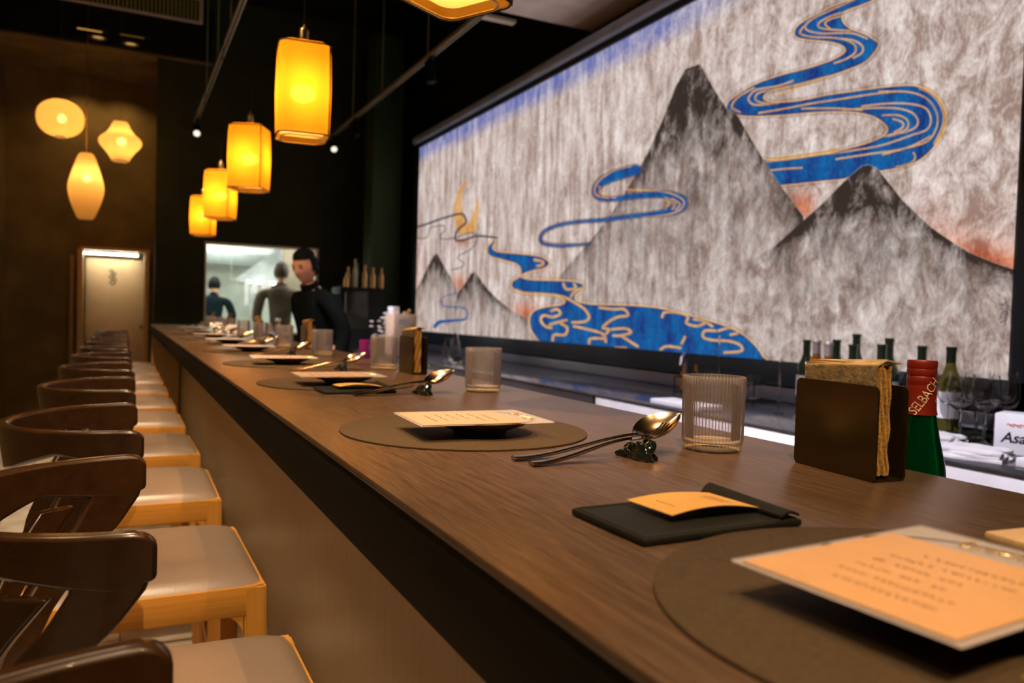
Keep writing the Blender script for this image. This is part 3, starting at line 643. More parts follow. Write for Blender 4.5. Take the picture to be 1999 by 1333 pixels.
# back bar and underbar shelf
BZ = .88; BC0, BC1 = -.5, 7.2
bb = empty('back_bar', (1.9, 0, 0), 0, 'stone topped steel back bar cabinet under the painted screen', 'back bar')
p = MB(); p.box((.33, (BC0 + BC1) / 2, BZ - .005), (.66, BC1 - BC0, .010), .002); p.build('worktop', M_slab, bb)
p = MB(); p.box((.35, (BC0 + BC1) / 2, (BZ - .01) / 2), (.62, BC1 - BC0 - .02, BZ - .01)); p.build('cabinet_body', M_steel, bb)
yq = 3.0
p = MB(); p.box((.016, (BC0 + yq) / 2, BZ - .065), (.022, yq - BC0 - .03, .108), .003); p.build('drawer_front', M_white, bb, label='white drawer fronts')
p = MB(); p.box((.016, (BC1 + yq) / 2, BZ - .065), (.022, BC1 - yq - .03, .108), .003); p.build('drawer_front', M_steel, bb, label='grey steel drawer fronts')
p = MB(); p.box((2.570, (BC0 + BC1) / 2, BZ + .032), (.018, BC1 - BC0, .06), .003); p.build('trim_6', M_steel)['kind'] = 'structure'
p = MB(); p.box((2.59, (BC0 + BC1) / 2, BZ + .085), (.018, BC1 - BC0, .17)); p.build('trim_7', M_black)['kind'] = 'structure'
p = MB(); q = at_x(1155, 705, 2.55); p.box((2.572, q.y, BZ + .115), (.016, .09, .07), .004); tag(p.build('wall_socket', M_lthr_black), 'black wall socket under the painted screen', 'socket')
slab_u = MB(); slab_u.box((.96, 1.7, .815), (.26, 4.8, .03), .002)
for y in (-.6, 1.7, 4.0): slab_u.box((.96, y, .40), (.24, .03, .80))
tag(slab_u.build('underbar_shelf', M_steel), 'steel service shelf hidden behind the dining counter', 'shelf')

# ================================================================== STOOLS
def make_stool():
    t = empty('bar_stool', (0, 0, 0))
    SH = .707
    # frame: four rails with arched brackets
    p = MB(); hx, hy = .205, .22
    for sy in (-1, 1):
        p.box((0, sy * (hy - .014), SH - .045), (2 * hx - .03, .028, .056), .003)
    for sx in (-1, 1):
        p.box((sx * (hx - .014), 0, SH - .045), (.028, 2 * hy - .03, .056), .003)
    for sx in (-1, 1):
        for sy in (-1, 1):      # quarter round brackets under the side rails
            o = [(0, 0)] + [(-.045 + .045 * math.cos(a), -.045 + .045 * math.sin(a)) for a in np.linspace(0, PI / 2, 8)][::-1] 
            o = [(0, 0), (-.045, 0)] + [(-.045 + .045 * math.sin(a), -.045 + .045 * math.cos(a)) for a in np.linspace(0, PI / 2, 8)] 
            MM = T(sx * (hx - .040), sy * (hy - .014) + .012, SH - .069) @ RX(PI / 2)
            if sx < 0: o = [(-x, y) for x, y in o]
            p.prism(o, 0, .024, MM)
    p.build('seat_frame', M_oak, t)
    # legs
    for sx in (-1, 1):
        for sy in (-1, 1):
            p = MB(); x, y = sx * (hx - .02), sy * (hy - .02)
            bm = bmesh.new(); bmesh.ops.create_cube(bm, size=1)
            for v in bm.verts:
                k = 0 if v.co.z > 0 else 1; s = .042 - .012 * k
                v.co = Vector((x + v.co.x * s + sx * .02 * k, y + v.co.y * s + sy * .012 * k, (SH - .0165) if k == 0 else 0))
            bmesh.ops.bevel(bm, geom=bm.edges[:], offset=.004, segments=2, affect='EDGES'); p.bm(bm)
            p.build('leg', M_oakz, t)
    for sy in (-1, 1):
        p = MB(); p.box((0, sy * (hy - .012), .27), (2 * hx - .01, .018, .03), .004); p.build('stretcher', M_oak, t)
    p = MB(); p.box((hx - .005, 0, .22), (.022, 2 * hy - .02, .034), .004); p.build('footrest', M_oak, t)
    # cushion
    p = MB()
    def top(u, v):
        x = (u - .5) * 2; y = (v - .5) * 2
        ex = (1 - abs(x) ** 6); ey = (1 - abs(y) ** 6); h = .026 * max(0, ex) ** .5 * max(0, ey) ** .5
        k = 1 - .02 * (abs(x) ** 8 * abs(y) ** 8)
        return ((x * .201 * k, y * .214 * k - .002, SH - .0175 + h + .008 * (1 - x * x) * (1 - y * y)), (0, 0, 1))
    p.sheet(top, 26, 26)
    p.box((0, 0, SH - .03), (.36, .385, .03), .004); p.build('seat_cushion', M_leather, t, smooth=70)
    # bent back: plan curve
    RXA, RYA, XT = .235, .222, -.01
    def plan(a):            # a in [-1,1], tips at +-1
        th = a * PI / 2; x = XT - RXA * math.cos(th); y = RYA * math.sin(th)
        n = Vector((-math.cos(th) * RYA, math.sin(th) * RXA, 0)).normalized(); return x, y, n
    def a_of_x(x): return math.acos(max(0, min(1, (XT - x) / RXA))) / (PI / 2)
    zt = lambda a: .995 - .004 * (1 - abs(a))
    def zb(a): return .995 - float(np.interp(abs(a), [0, .3, .6, .9, 1], [.098, .078, .046, .062, .050]))
    def put(a, z):
        x, y, n = plan(a); lean = (.995 - z) * .13; return (x - n.x * lean, y - n.y * lean, z), n
    def rail(u, v):
        a = (u * 2 - 1); z0, z1 = zb(a), zt(a)
        if abs(a) > .95: z1 -= .012 * ((abs(a) - .95) / .05) ** 2
        return put(a, z0 + (z1 - z0) * v)
    p = MB(); p.sheet(rail, 72, 5, .020); p.build('back_rail', M_walnut, t, smooth=50, bevel=.005)
    zk = [.965, .935, .90, .86, .80, .74, .692][::-1]; xk = [-.0105, -.020, -.045, -.085, -.140, -.178, -.195][::-1]
    zs = [.93, .88, .83, .78, .692][::-1]; xs = [-.105, -.145, -.178, -.202, -.220][::-1]
    for sy in (-1, 1):
        def post(u, v):     # sweeping post from the arm tip down and back
            z = .965 - .273 * u; af = min(.999, a_of_x(float(np.interp(z, zk, xk)))); w_ = .165 + .03 * (1 - u) ** 2
            return put((af - w_ * v) * sy, z)
        p = MB(); p.sheet(post, 28, 5, .0192); p.build('arm_post', M_walnut, t, smooth=50, bevel=.004)
        def slat(u, v):
            z = .93 - .238 * u; af = a_of_x(float(np.interp(z, zs, xs)))
            (q_, n) = put((af - .135 * v) * sy, z); return Vector(q_) + n * .001, n
        p = MB(); p.sheet(slat, 16, 4, .014); p.build('back_slat', M_walnut, t, smooth=50, bevel=.003)
    return t
ordn = ['nearest one, cut by the bottom left corner', 'second from the front', 'third from the front', 'fourth from the front', 'fifth from the front', 'sixth from the front', 'seventh from the front', 'fourth from the far end', 'third from the far end', 'last but one', 'farthest, by the beige doorway']
SY = [.34, 1.06, 1.75, 2.49, 3.22, 3.95, 4.67, 5.40, 6.12, 6.85, 7.57]
stool = make_stool()
stools = []
for i, y in enumerate(SY):
    o = stool if i == 0 else copy_tree(stool)
    o.location = (.042, y, 0); o.rotation_euler = (0, 0, (0, .0, .01, -.01, .015, 0, .01, -.01, 0, .01, 0)[i])
    tag(o, 'dark-backed oak bar stool, ' + ordn[i], 'stool', 'bar stools along the counter')

# ================================================================== PLACE SETTINGS
MATC = [.287, 1.028, 1.780, 2.455, 3.19, 3.90, 4.62, 5.34, 6.06, 6.78, 7.50]
place = ['nearest', 'second', 'third', 'fourth', 'fifth', 'sixth', 'seventh', 'fourth from last', 'third from last', 'last but one', 'farthest']
MX = .437
mat0 = MB(); mat0.lathe([(.001, 0), (.1745, 0), (.175, .0008), (.175, .0024), (.1738, .0030), (.001, .0030)], 96)
mat_o = mat0.build('placemat', M_mat, smooth=30)
def make_dish():
    t = empty('serving_dish', (0, 0, 0))
    p = MB(); p.lathe([(.001, .003), (.030, .003), (.032, 0), (.036, 0), (.038, .005), (.062, .014), (.072, .0195), (.074, .0205), (.0725, .0215), (.060, .017), (.034, .008), (.001, .007)], 48); p.build('bowl', M_dish, t)
    return t
def make_menu(far=False):
    t = empty('menu_card', (0, 0, 0))
    p = MB(); p.box((-.018, 0, .0006), (.142, .126, .0010)); p.build('paper_card', M_paper, t, smooth=0)
    p = MB(); p.box((0, 0, .0004), (.187, .137, .0018), .0008); p.build('clear_sleeve', M_sleeve, t, smooth=0)
    if not far:
        p = MB(); rr = random.Random(3)
        for ccol in range(6):
            x = -.062 + ccol * .0165; n = rr.randint(12, 16); y0 = .030 - (.010 if ccol in (0, 5) else 0)
            for k in range(n):
                y = y0 - k * .0046; q = .0009
                if rr.random() < .12: continue
                for s in range(3): p.box((x + rr.uniform(-.0012, .0012), y + rr.uniform(-.001, .001), .00145), (rr.uniform(.0012, .003), .0005, .0002) if s % 2 else (.0005, rr.uniform(.0012, .003), .0002))
        p.build('lettering', M_ink, t, smooth=0)
        p = MB()
        for k in range(4):
            p.tube([(.072 + rr.uniform(-.004, .004) + .006 * math.cos(a + k), .02 - k * .018 + .007 * math.sin(a), .0016) for a in np.linspace(0, 4.6, 9)], .0007, 5)
        p.build('gold_mark', M_gold, t)
    return t
def make_cutlery(kind):
    t = empty(kind, (0, 0, 0))
    # laid along +x, handle end at 0, lifted over the rest
    L_ = .232 if kind == 'spoon' else .188
    n = 26; pts = []; fl = []
    for i in range(n):
        s = i / (n - 1); x = s * .165 * (L_ / .232)
        z = .0035 + .022 * (3 * s ** 2 - 2 * s ** 3) - .002 * math.sin(s * PI)
        pts.append((x, 0, z)); wdt = .0062 * (1 - s) ** .8 + .0023 + (.0015 if i == 0 else 0); fl.append((wdt * (0.75 if i in (0,) else 1), .0022 - .0004 * s))
    p = MB(); p.tube(pts, 0.003, 12, flat=fl); p.build('handle', M_cut, t)
    x0 = .163 * (L_ / .232)
    if kind == 'spoon':
        def bowl(u, v):
            s = u; half = .0225 * math.sin(PI * min(1, s * .96 + .04) ** .85) ** .75 + .0004; y = (v - .5) * 2
            x = x0 + s * .066; z = .0245 + s * .024 - .011 * math.sin(PI * s) ** .8 * (1 - y * y)
            return (x, y * half * .94, z + y * half * .34), (0, 0, 1)
        p = MB(); p.sheet(bowl, 20, 12, .0016); p.build('spoon_bowl', M_cut, t, smooth=60)
    else:
        p = MB()
        def plate(u, v):
            s = u; half = .0025 + .0095 * min(1, s * 1.3) ** .7; y = (v - .5) * 2
            return (x0 + s * .020, y * half, .0235 + s * .004 - .002 * math.sin(PI * s / 2) * (1 - y * y)), (0, 0, 1)
        p.sheet(plate, 8, 6, .0016)
        for k in range(4):
            y = (-1.5 + k) * .0057; p.tube([(x0 + .019 + s * .036, y, .0268 + s * .014 - .006 * math.sin(s * PI)) for s in np.linspace(0, 1, 7)], 0.001, 6, flat=[(.0015 * (1 - .5 * s), .0009) for s in np.linspace(0, 1, 7)])
        p.build('tines', M_cut, t)
    return t
def make_rest():
    p = MB(); rr = random.Random(5)
    bm = bmesh.new(); bmesh.ops.create_icosphere(bm, subdivisions=4, radius=1)
    for v in bm.verts:
        c_ = v.co.copy(); n = mnoise.noise(c_ * 2.1 + Vector((3, 1, 7))) * .35
        wx = .010 + .005 * abs(c_.y); c_ *= (1 + n)
        hump = .022 if c_.y < -.1 else .017
        v.co = Vector((c_.x * wx * 1.25, c_.y * .031, max(0, c_.z * hump * (1 - .55 * math.exp(-((c_.y - .05) / .22) ** 2)) + .003)))
    p.bm(bm); return p.build('cutlery_rest', M_rest, smooth=50)
def make_tumbler():
    t = empty('glass_tumbler', (0, 0, 0)); n = 312
    p = MB(); p.lathe([(.0368, .010), (.0375, .014), (.0380, .05), (.0385, .091), (.0388, .0945), (.0376, .0960), (.0364, .0935), (.0358, .05), (.0352, .016)], n, rf=lambda a, j: 1 + (.042 * abs(math.cos(26 * a)) if j < 5 else .012 * abs(math.cos(26 * a)) if j < 7 else 0))
    p.f = [f for f in p.f if len(f) == 4]; p.m = p.m[:len(p.f)]
    p.build('ribbed_wall', M_tumw, t, smooth=60)
    p = MB(); p.lathe([(.001, 0), (.033, .0), (.0355, .0015), (.0365, .004), (.0366, .010), (.0345, .0125), (.028, .0105), (.001, .0095)], 208, rf=lambda a, j: 1 + .02 * abs(math.cos(26 * a)) if 1 < j < 5 else 1); p.build('thick_base', M_tumbase, t, smooth=60)
    return t
dish = make_dish(); menu = make_menu(); spoon = make_cutlery('spoon'); fork = make_cutlery('fork'); rest = make_rest(); tum = make_tumbler()
menuF = make_menu(True)
first = dict(m=True, d=True, n=True, s=True, f=True, r=True, g=True, nf=True)
def place_copy(key, src, loc, rz, label, cat, group):
    o = src if first[key] else copy_tree(src)
    first[key] = False; o.location = loc; o.rotation_euler = (0, 0, rz); return tag(o, label, cat, group)
MTOP = CT + .003
near_word = ['in the bottom right corner', 'in the middle of the picture beside the bill holder', 'with the small bill holder on it']
GX = [None, (.686, .792), (.704, 1.560), (.690, 2.245), (.672, 2.975), (.660, 3.69), (.664, 4.42), (.668, 5.14), (.668, 5.86), (.668, 6.58), (.668, 7.30)]
for i, c_ in enumerate(MATC):
    pos = '%s place setting' % place[i]
    place_copy('m', mat_o, (MX, c_, CT), 0, 'round brown placemat of the ' + pos, 'placemat', 'round placemats')
    rz = (-.02, -.015, .02, -.03, .02, 0, .03, -.02, 0, .02, 0)[i]
    if i < 9:
        mx, my, mr_ = (.420, .290, .07) if i == 0 else (MX - .007, c_ - .043, rz - .04)
        place_copy('d', dish, (mx + .012, my + .0, MTOP), 0, 'small bronze dish under the menu of the ' + pos, 'dish', 'bronze dishes under the menus')
        mn = place_copy('n', menu, (mx, my, MTOP + .0212), mr_, 'peach menu card in clear sleeve on the ' + pos, 'menu', 'menu cards') if i < 4 else place_copy('nf', menuF, (mx, my, MTOP + .0212), mr_, 'peach menu card in clear sleeve on the ' + pos, 'menu', 'menu cards')
    if 1 <= i < 11:
        gx, gy = GX[i]
        place_copy('g', tum, (gx, gy, CT), random.uniform(0, 1), 'ribbed clear tumbler of the ' + pos + ', standing at the back', 'glass', 'ribbed tumblers')
        ry = c_ - .262; 
        place_copy('r', rest, (.552, ry, CT), 0, 'crumpled black glass cutlery rest of the ' + pos, 'cutlery rest', 'black cutlery rests')
        place_copy('s', spoon, (.400, ry + .030, CT), -.04, 'bronze spoon propped on the rest of the ' + pos, 'spoon', 'spoons')
        place_copy('f', fork, (.404, ry - .006, CT), .015, 'bronze fork lying beside the spoon of the ' + pos, 'fork', 'forks')

# bill holders
def bill_holder(x, y, rz, sx, sy, label, card=True):
    t = empty('bill_holder', (x, y, CT), rz, label, 'bill holder')
    o = [(-sx / 2, -sy / 2), (sx / 2, -sy / 2), (sx / 2, sy / 2), (-sx / 2, sy / 2)]
    p = MB(); p.box((0, 0, .0035), (sx, sy, .006), .0022); p.build('base_pad', M_lthr_black, t)
    p = MB(); m_ = .004; ring = [(-sx / 2 + m_, -sy / 2 + m_), (sx / 2 - m_, -sy / 2 + m_), (sx / 2 - m_, sy / 2 - m_), (-sx / 2 + m_, sy / 2 - m_), (-sx / 2 + m_, -sy / 2 + m_)]
    p.tube([(a, b_, .0068) for a, b_ in ring], .0007, 6); p.build('stitching', pm('stitching', (.03, .028, .02), .7), t)
    def flap(u, v):
        x_ = sx / 2 - .022 + u * .020; return ((x_, (v - .5) * (sy - .004), .0085 + .007 * math.sin(PI * u) * (.4 + .6 * v) + .001), (0, 0, 1))
    p = MB(); p.sheet(flap, 8, 12, .0022); p.build('pocket_flap', M_lthr_black, t)
    # curved paper slip tucked into the pocket: a thing of its own resting on the holder
    c2 = empty('paper_slip', (x, y, CT), rz, label.replace('black leather bill holder', 'peach paper slip tucked in the bill holder'), 'paper slip')
    w_, h_ = .100, .060
    def slip(u, v):
        x_ = sx / 2 - .012 - w_ + u * w_; return ((x_, .008 + (v - .5) * h_, .0095 + .007 * math.sin(PI * min(1, .15 + u * .85)) * (1 - .3 * v)), (0, 0, 1))
    p = MB(); p.sheet(slip, 16, 6, .0005); p.build('slip_paper', M_paper, c2)
    p = MB(); rr = random.Random(2)
    for k in range(9):
        for q in range(3):
            u = .62 + q * .05; v = .2 + k * .055
            P_, _ = slip(u, v); p.box((P_[0], P_[1], P_[2] + .0005), (.002, .0006, .0002))
    for k in range(6):
        P_, _ = slip(.16, .3 + k * .07); p.box((P_[0], P_[1], P_[2] + .0005), (.0012, .0015, .0002))
    p.build('slip_lettering', M_ink, c2, smooth=0)
    return t
bill_holder(.4166, .510, .02, .160, .100, 'black leather bill holder lying behind the nearest placemat')
o = bill_holder(.430, 1.600, .02, .150, .100, 'black leather bill holder overlapping the third placemat')
bpy.context.view_layer.update()

# napkin holders with napkins
def make_holder():
    t = empty('napkin_holder', (0, 0, 0)); H_, W_ = .102, .124
    def plate(x):
        r = .007; o = []
        for cx, cy, a0 in ((W_ / 2 - r, H_ - r, 0), (-W_ / 2 + r, H_ - r, PI / 2), (-W_ / 2 + r, .0 + r, PI), (W_ / 2 - r, .0 + r, 1.5 * PI)):
            for k in range(6): a = a0 + k * PI / 10; o.append((cx + r * math.cos(a), cy + r * math.sin(a)))
        p = MB(); p.prism(o, 0, .0022, T(x, 0, 0) @ RZ(PI / 2) @ RX(PI / 2)); return p
    plate(0).build('front_plate', M_bronze, t, smooth=30); plate(.040).build('back_plate', M_bronze, t, smooth=30)
    p = MB(); p.box((.020, 0, .0011), (.040, W_ - .006, .0020)); p.build('base_plate', M_bronze, t)
    return t
def make_napkins():
    t = empty('napkin_stack', (0, 0, 0))
    p = MB(); rr = random.Random(4)
    for k in range(5):
        x = .0055 + k * .0042; ph = rr.uniform(0, 6)
        def sh(u, v, x=x, ph=ph, k=k):
            y = (u - .5) * .108 ; z = .004 + v * (.116 + .003 * math.sin(k * 1.7))
            return ((x + .0009 * math.sin(u * 9 + ph) * v + .0007 * math.sin(v * 14 + ph), y - .0015 * math.sin(v * 18 + ph * 2), z), (1, 0, 0))
        p.sheet(sh, 14, 14, .0026)
    p.build('folded_napkins', M_napkin, t)
    def top(u, v):
        y = (u - .5) * .110; return ((.0035 + .032 * (v if v > .35 else .35 * (v / .35) * 0), y, .085 + .043 * min(1, v / .35) - .004 * max(0, (v - .35) / .65) - .006 * u), (0, 0, 1))
    p = MB(); p.sheet(top, 16, 10, .0016); p.build('top_napkin', M_napgrey, t, label='embossed napkin folded over the top')
    return t
hold = make_holder(); nap = make_napkins()
HP = [(.716, .626, 0, 'nearest, right beside the red-capped bottle'), (.700, 2.075, .0, 'second from the front, between two ribbed tumblers'), (.700, 3.47, 0, 'third from the front'), (.700, 4.90, 0, 'fourth from the front'), (.700, 6.3, 0, 'fifth from the front'), (.700, 7.6, 0, 'farthest')]
for i, (x, y, rz, wd) in enumerate(HP):
    o = hold if i == 0 else copy_tree(hold); o.location = (x, y, CT); o.rotation_euler = (0, 0, rz - (.10 if i == 0 else .02)); tag(o, 'dark bronze napkin holder, ' + wd, 'napkin holder', 'bronze napkin holders')
    o = nap if i == 0 else copy_tree(nap); o.location = (x + .002, y, CT + .002); o.rotation_euler = (0, 0, rz - (.10 if i == 0 else .02)); tag(o, 'brown paper napkins in the holder, ' + wd, 'napkins', 'napkin stacks')

# wooden tray corner at the right edge
q = at_z(1937, 1042, CT + .02)
t = empty('wooden_board', (q.x + .085, q.y - .045, CT), -.1, 'pale wooden board corner at the right edge behind the nearest menu', 'board')
p = MB(); p.box((0, 0, .014), (.16, .10, .008), .002); p.build('board_top', wood('pale_board', (.6, .40, .2), (.75, .52, .28), .5, 'X'), t)
p = MB(); p.box((0, 0, .005), (.12, .07, .010), .002); p.build('board_foot', M_fascia, t)

q = at_z(1965, 1322, CT + .006)
def wrap(u, v):
    return (((u - .5) * .11, (v - .5) * .06, .004 + .004 * math.sin(u * 7) * math.cos(v * 5) ** 2 + .003 * v), (0, 0, 1))
p = MB(); p.sheet(wrap, 16, 10, .0012); o = p.build('gold_wrapper', pm('mustard_foil', (.42, .26, .03), .35, .3)); o.location = (q.x + .055, q.y - .03, MTOP); o.rotation_euler = (0, 0, .15)
tag(o, 'mustard gold wrapper lying at the bottom right corner before the nearest menu', 'wrapper')

# ================================================================== BOTTLE ON THE SHELF
def bottle(name, loc, prof, m, label, cat='wine bottle', group=None, cap=None, capm=None, lab=None, labm=None, n=32):
    t = empty(name, loc, 0, label, cat, group)
    p = MB(); p.lathe(prof, n); p.build('bottle_glass', m, t)
    if cap: p = MB(); p.lathe(cap, n); p.build('capsule', capm, t)
    if lab: p = MB(); p.lathe([(lab[0], lab[1]), (lab[0], lab[2])], n, close=False); 
    if lab:
        p = MB(); p.lathe([(lab[0] - .0004, lab[1]), (lab[0], lab[1]), (lab[0], lab[2]), (lab[0] - .0004, lab[2])], n, close=True); p.build('bottle_label', labm, t)
    return t
rb = at_y(1801, 703, .648); bz = .83; top_z = rb.z - bz
H = top_z
t = empty('wine_bottle', (rb.x, rb.y, bz), 0, 'green wine bottle with red screw cap behind the nearest napkin holder', 'wine bottle')
p = MB(); p.lathe([(.001, .004), (.030, .001), (.037, .006), (.0385, .02), (.0385, .13), (.036, .165), (.0300, H - .128), (.0228, H - .095), (.0190, H - .072), (.0160, H - .060), (.0152, H - .004), (.001, H - .003)], 40); p.build('bottle_glass', M_green, t)
capp = [(.0193, H - .067), (.0180, H - .060), (.0172, H - .035), (.0170, H - .032), (.0164, H - .030), (.0172, H - .028), (.0172, H - .021), (.0164, H - .0195), (.0172, H - .018), (.0172, H - .012), (.0166, H - .0105), (.0172, H - .009), (.0172, H - .002), (.0162, H), (.001, H)]
p = MB(); p.lathe(capp, 48); p.build('screw_capsule', M_cap, t)
vs, fs = text_geo('SELBACH', .0165, .00015, 0, .95)
def cyl_wrap(vs, r0, z0, ang, phi0, rfun=None):
    out = []
    for v in vs:
        x = v.x * .78; y = v.y; xx = x * math.cos(ang) - y * math.sin(ang); zz = x * math.sin(ang) + y * math.cos(ang)
        z = z0 + zz; r = r0 + (.0015 if z < H - .058 else 0) * (H - .058 - z) / .009 + .0008 + v.z * .3; a = phi0 + xx / r0
        out.append((r * math.cos(a), r * math.sin(a), z))
    return out
phi = math.atan2(-rb.y, -rb.x)
p = MB(); p.add(cyl_wrap(vs, .0176, H - .044, math.radians(57), phi + .27), fs)
vs2, fs2 = text_geo('C', .012, .00015); p.add(cyl_wrap(vs2, .0178, H - .050, .6, phi + 1.25), fs2)
p.build('capsule_lettering', pm('cream_lettering', (.85, .62, .42), .4), t, smooth=0, label='cream SELBACH lettering')

# wine bottles in front of the screen
def wine_prof(h, rn=.0145, rb_=.037): return [(.001, .004), (rb_ - .006, .001), (rb_, .006), (rb_, h * .56), (rb_ * .93, h * .62), (rn * 1.5, h * .71), (rn * 1.08, h * .78), (rn, h * .84), (rn, h - .012), (rn * 1.12, h - .011), (rn * 1.12, h - .003), (rn * .9, h), (.001, h)]
BT = [(1576, 663, 2.50, M_darkglass, 'dark', 'leftmost dark wine bottle before the screen'), (1595, 664, 2.41, M_amber, 'amber', 'amber bottle close right of the leftmost dark one'), (1618, 668, 2.32, M_amber, 'amber', 'brown bottle, third in the row before the screen'), (1634, 663, 2.50, M_darkglass, 'dark', 'dark wine bottle behind the brown third one'),
      (1673, 652, 2.50, M_darkglass, 'dark', 'tallest dark wine bottle of the row before the screen'), (1666, 672, 2.40, M_darkglass, 'dark', 'dark wine bottle in front of the tallest one'), (1722, 672, 2.38, M_olive, 'olive', 'olive wine bottle right of the tallest pair'), (1737, 660, 2.48, M_darkglass, 'dark', 'dark wine bottle just right of the olive one'),
      (1801, 675, 2.46, M_darkglass, 'dark', 'dark wine bottle showing above the red-capped bottle'), (1858, 677, 2.40, M_olive, 'olive', 'rightmost olive bottle with dark neck foil and white label')]
for px, py, X_, m_, k, lb in BT:
    q = at_x(px, py, X_); h = q.z - BZ
    lab = (.0374, h * .18, h * .48)
    t = bottle('wine_bottle', (q.x, q.y, BZ), wine_prof(h), m_, lb, lab=lab, labm=M_white if px > 1840 or px == 1666 else pm('dim_label', (.25, .22, .2), .6))
    p = MB(); p.lathe([(.0150, h * .80), (.0150, h - .012), (.0168, h - .011), (.0168, h - .003), (.0150, h + .0006), (.001, h + .0006)], 24); p.build('neck_foil', M_darkglass if m_ is not M_amber else pm('grey_foil', (.35, .28, .25), .4, .5), t)

# wine glasses
def make_wineglass():
    t = empty('wine_glass', (0, 0, 0))
    p = MB(); p.lathe([(.001, .0), (.034, .0), (.036, .001), (.034, .0022), (.010, .0045), (.004, .010), (.0035, .04), (.0036, .080), (.006, .088), (.001, .089)], 28); p.build('stem', M_glass, t)
    p = MB(); p.lathe([(.001, .088), (.012, .090), (.026, .100), (.036, .118), (.0395, .138), (.038, .165), (.033, .200), (.0322, .200), (.0372, .165), (.0385, .138), (.035, .118), (.025, .1015), (.001, .0905)], 32); p.build('glass_bowl', M_glass, t)
    return t
wg = make_wineglass()
tr = at_z(1905, 868, BZ)
tray = empty('serving_tray', (2.33, 1.66, BZ), .0, 'dark tray under the stem glasses on the back bar', 'tray')
p = MB(); p.box((0, 0, .005), (.32, .42, .008), .003)
for c_, d_ in (((0, .21, .01), (.32, .006, .014)), ((0, -.21, .01), (.32, .006, .014)), ((.16, 0, .01), (.006, .42, .014)), ((-.16, 0, .01), (.006, .42, .014))): p.box(c_, d_, .002)
p.build('tray_body', M_black, tray)
for i, (px, X_, lb) in enumerate(((1872, 2.22, 'leftmost of the front row'), (1920, 2.22, 'right one of the front row'), (1850, 2.33, 'leftmost of the middle row'), (1903, 2.33, 'centre of the middle row'), (1958, 2.33, 'rightmost, beside the white box'), (1905, 2.46, 'left one of the back row'), (1957, 2.46, 'right one of the back row'))):
    o = wg if i == 0 else copy_tree(wg); o.location = (X_, at_x(px, 860, X_).y, BZ + .009)
    tag(o, 'clear stem glass on the back bar tray, ' + lb, 'wine glass', 'stem glasses on the back bar')
# printed white box
q = at_z(1944, 880, BZ)
t = empty('coaster_box', (q.x + .03, q.y - .055, BZ), .35, 'white card box printed with red mark and black lettering at right edge', 'box')
p = MB(); p.box((0, 0, .055), (.10, .12, .11), .002); p.build('box_body', M_white, t)
vs, fs = text_geo('Asahi', .040, .0003, .25, .98, .0008)
p = MB(); MM = T(-.0505, 0, .045) @ RZ(-PI / 2) @ RX(PI / 2); p.add(vs, fs, MM); p.build('box_lettering', M_print, t, smooth=0)
p = MB()
for k in range(3): p.tube([(-.0506, .005 - .016 * (k - 1) + .008 * math.cos(a), .080 + .004 * math.sin(a * 2)) for a in np.linspace(0, 5, 9)], .0012, 5)
p.build('red_mark', M_redprint, t)
# folded cloths
def cloth(px, py, sx, sy, label, rz=0):
    q = at_z(px, py, BZ); t = empty('folded_cloth', (q.x, q.y, BZ), rz, label, 'cloth'); p = MB()
    for k in range(3):
        def f(u, v, k=k):
            x = (u - .5) * sx * (1 - .06 * k); y = (v - .5) * sy * (1 - .05 * k); e_ = (1 - abs(2 * u - 1) ** 6) * (1 - abs(2 * v - 1) ** 6)
            return ((x + .004 * math.sin(v * 9 + k), y + .004 * math.sin(u * 8 + 2 * k), .004 + .009 * k + .008 * e_ * (1 + .4 * math.sin(u * 11 + k * 2) * math.cos(v * 7))), (0, 0, 1))
        p.sheet(f, 18, 18, .006)
    p.build('cloth_folds', M_cloth, t, smooth=60); return t
cloth(1898, 893, .13, .17, 'crumpled white cloth on the back bar before the stem glasses', .3)
cloth(1835, 866, .10, .11, 'grey folded cloth beside the green bottle on the back bar', .1)
q = at_z(1985, 905, BZ); p = MB(); p.box((0, 0, .012), (.10, .09, .024), .004); o = p.build('plastic_tub', M_white); o.location = (max(q.x, 1.97), q.y - .07, BZ); tag(o, 'low white plastic tub at the right edge of back bar', 'tub')
# things near the tumbler: inverted glasses and a white box, chrome, rack
q = at_z(1440, 792, BZ); p = MB(); p.box((0, 0, .012), (.12, .30, .022), .005); o = p.build('plastic_tub', M_white); o.location = (1.98, q.y, BZ); tag(o, 'low white container behind the big tumbler', 'tub')
rk = empty('glass_rack', (2.33, 2.62, BZ), 0, 'black wire rack of small glassware under the river painting', 'rack')
p = MB()
for z in (.02, .09):
    for a, b_ in (((-.1, -.22), (.1, -.22)), ((.1, -.22), (.1, .22)), ((.1, .22), (-.1, .22)), ((-.1, .22), (-.1, -.22))): p.tube([(a[0], a[1], z), (b_[0], b_[1], z)], .003, 6)
for x in (-.1, .1):
    for y in (-.22, -.07, .08, .22): p.tube([(x, y, 0), (x, y, .09)], .003, 6)
for y in np.linspace(-.2, .2, 9): p.tube([(-.1, y, .02), (.1, y, .02)], .002, 6)
p.build('wire_frame', M_black, rk)
for k, (x, y) in enumerate(((-.05, -.15), (.04, -.13), (-.05, -.02), (.04, .0), (-.04, .12), (.05, .14))):
    p = MB(); p.lathe([(.001, .001), (.022, 0), (.026, .002), (.031, .10), (.030, .10), (.025, .008), (.001, .007)], 24); o = p.build('small_glass', M_glass); o.location = (2.33 + x, 2.62 + y, BZ + .0225)
    tag(o, 'small clear glass in the wire rack, ' + ('front left', 'front right', 'middle left', 'middle right', 'back left', 'back right')[k], 'glass', 'small glasses in the rack')
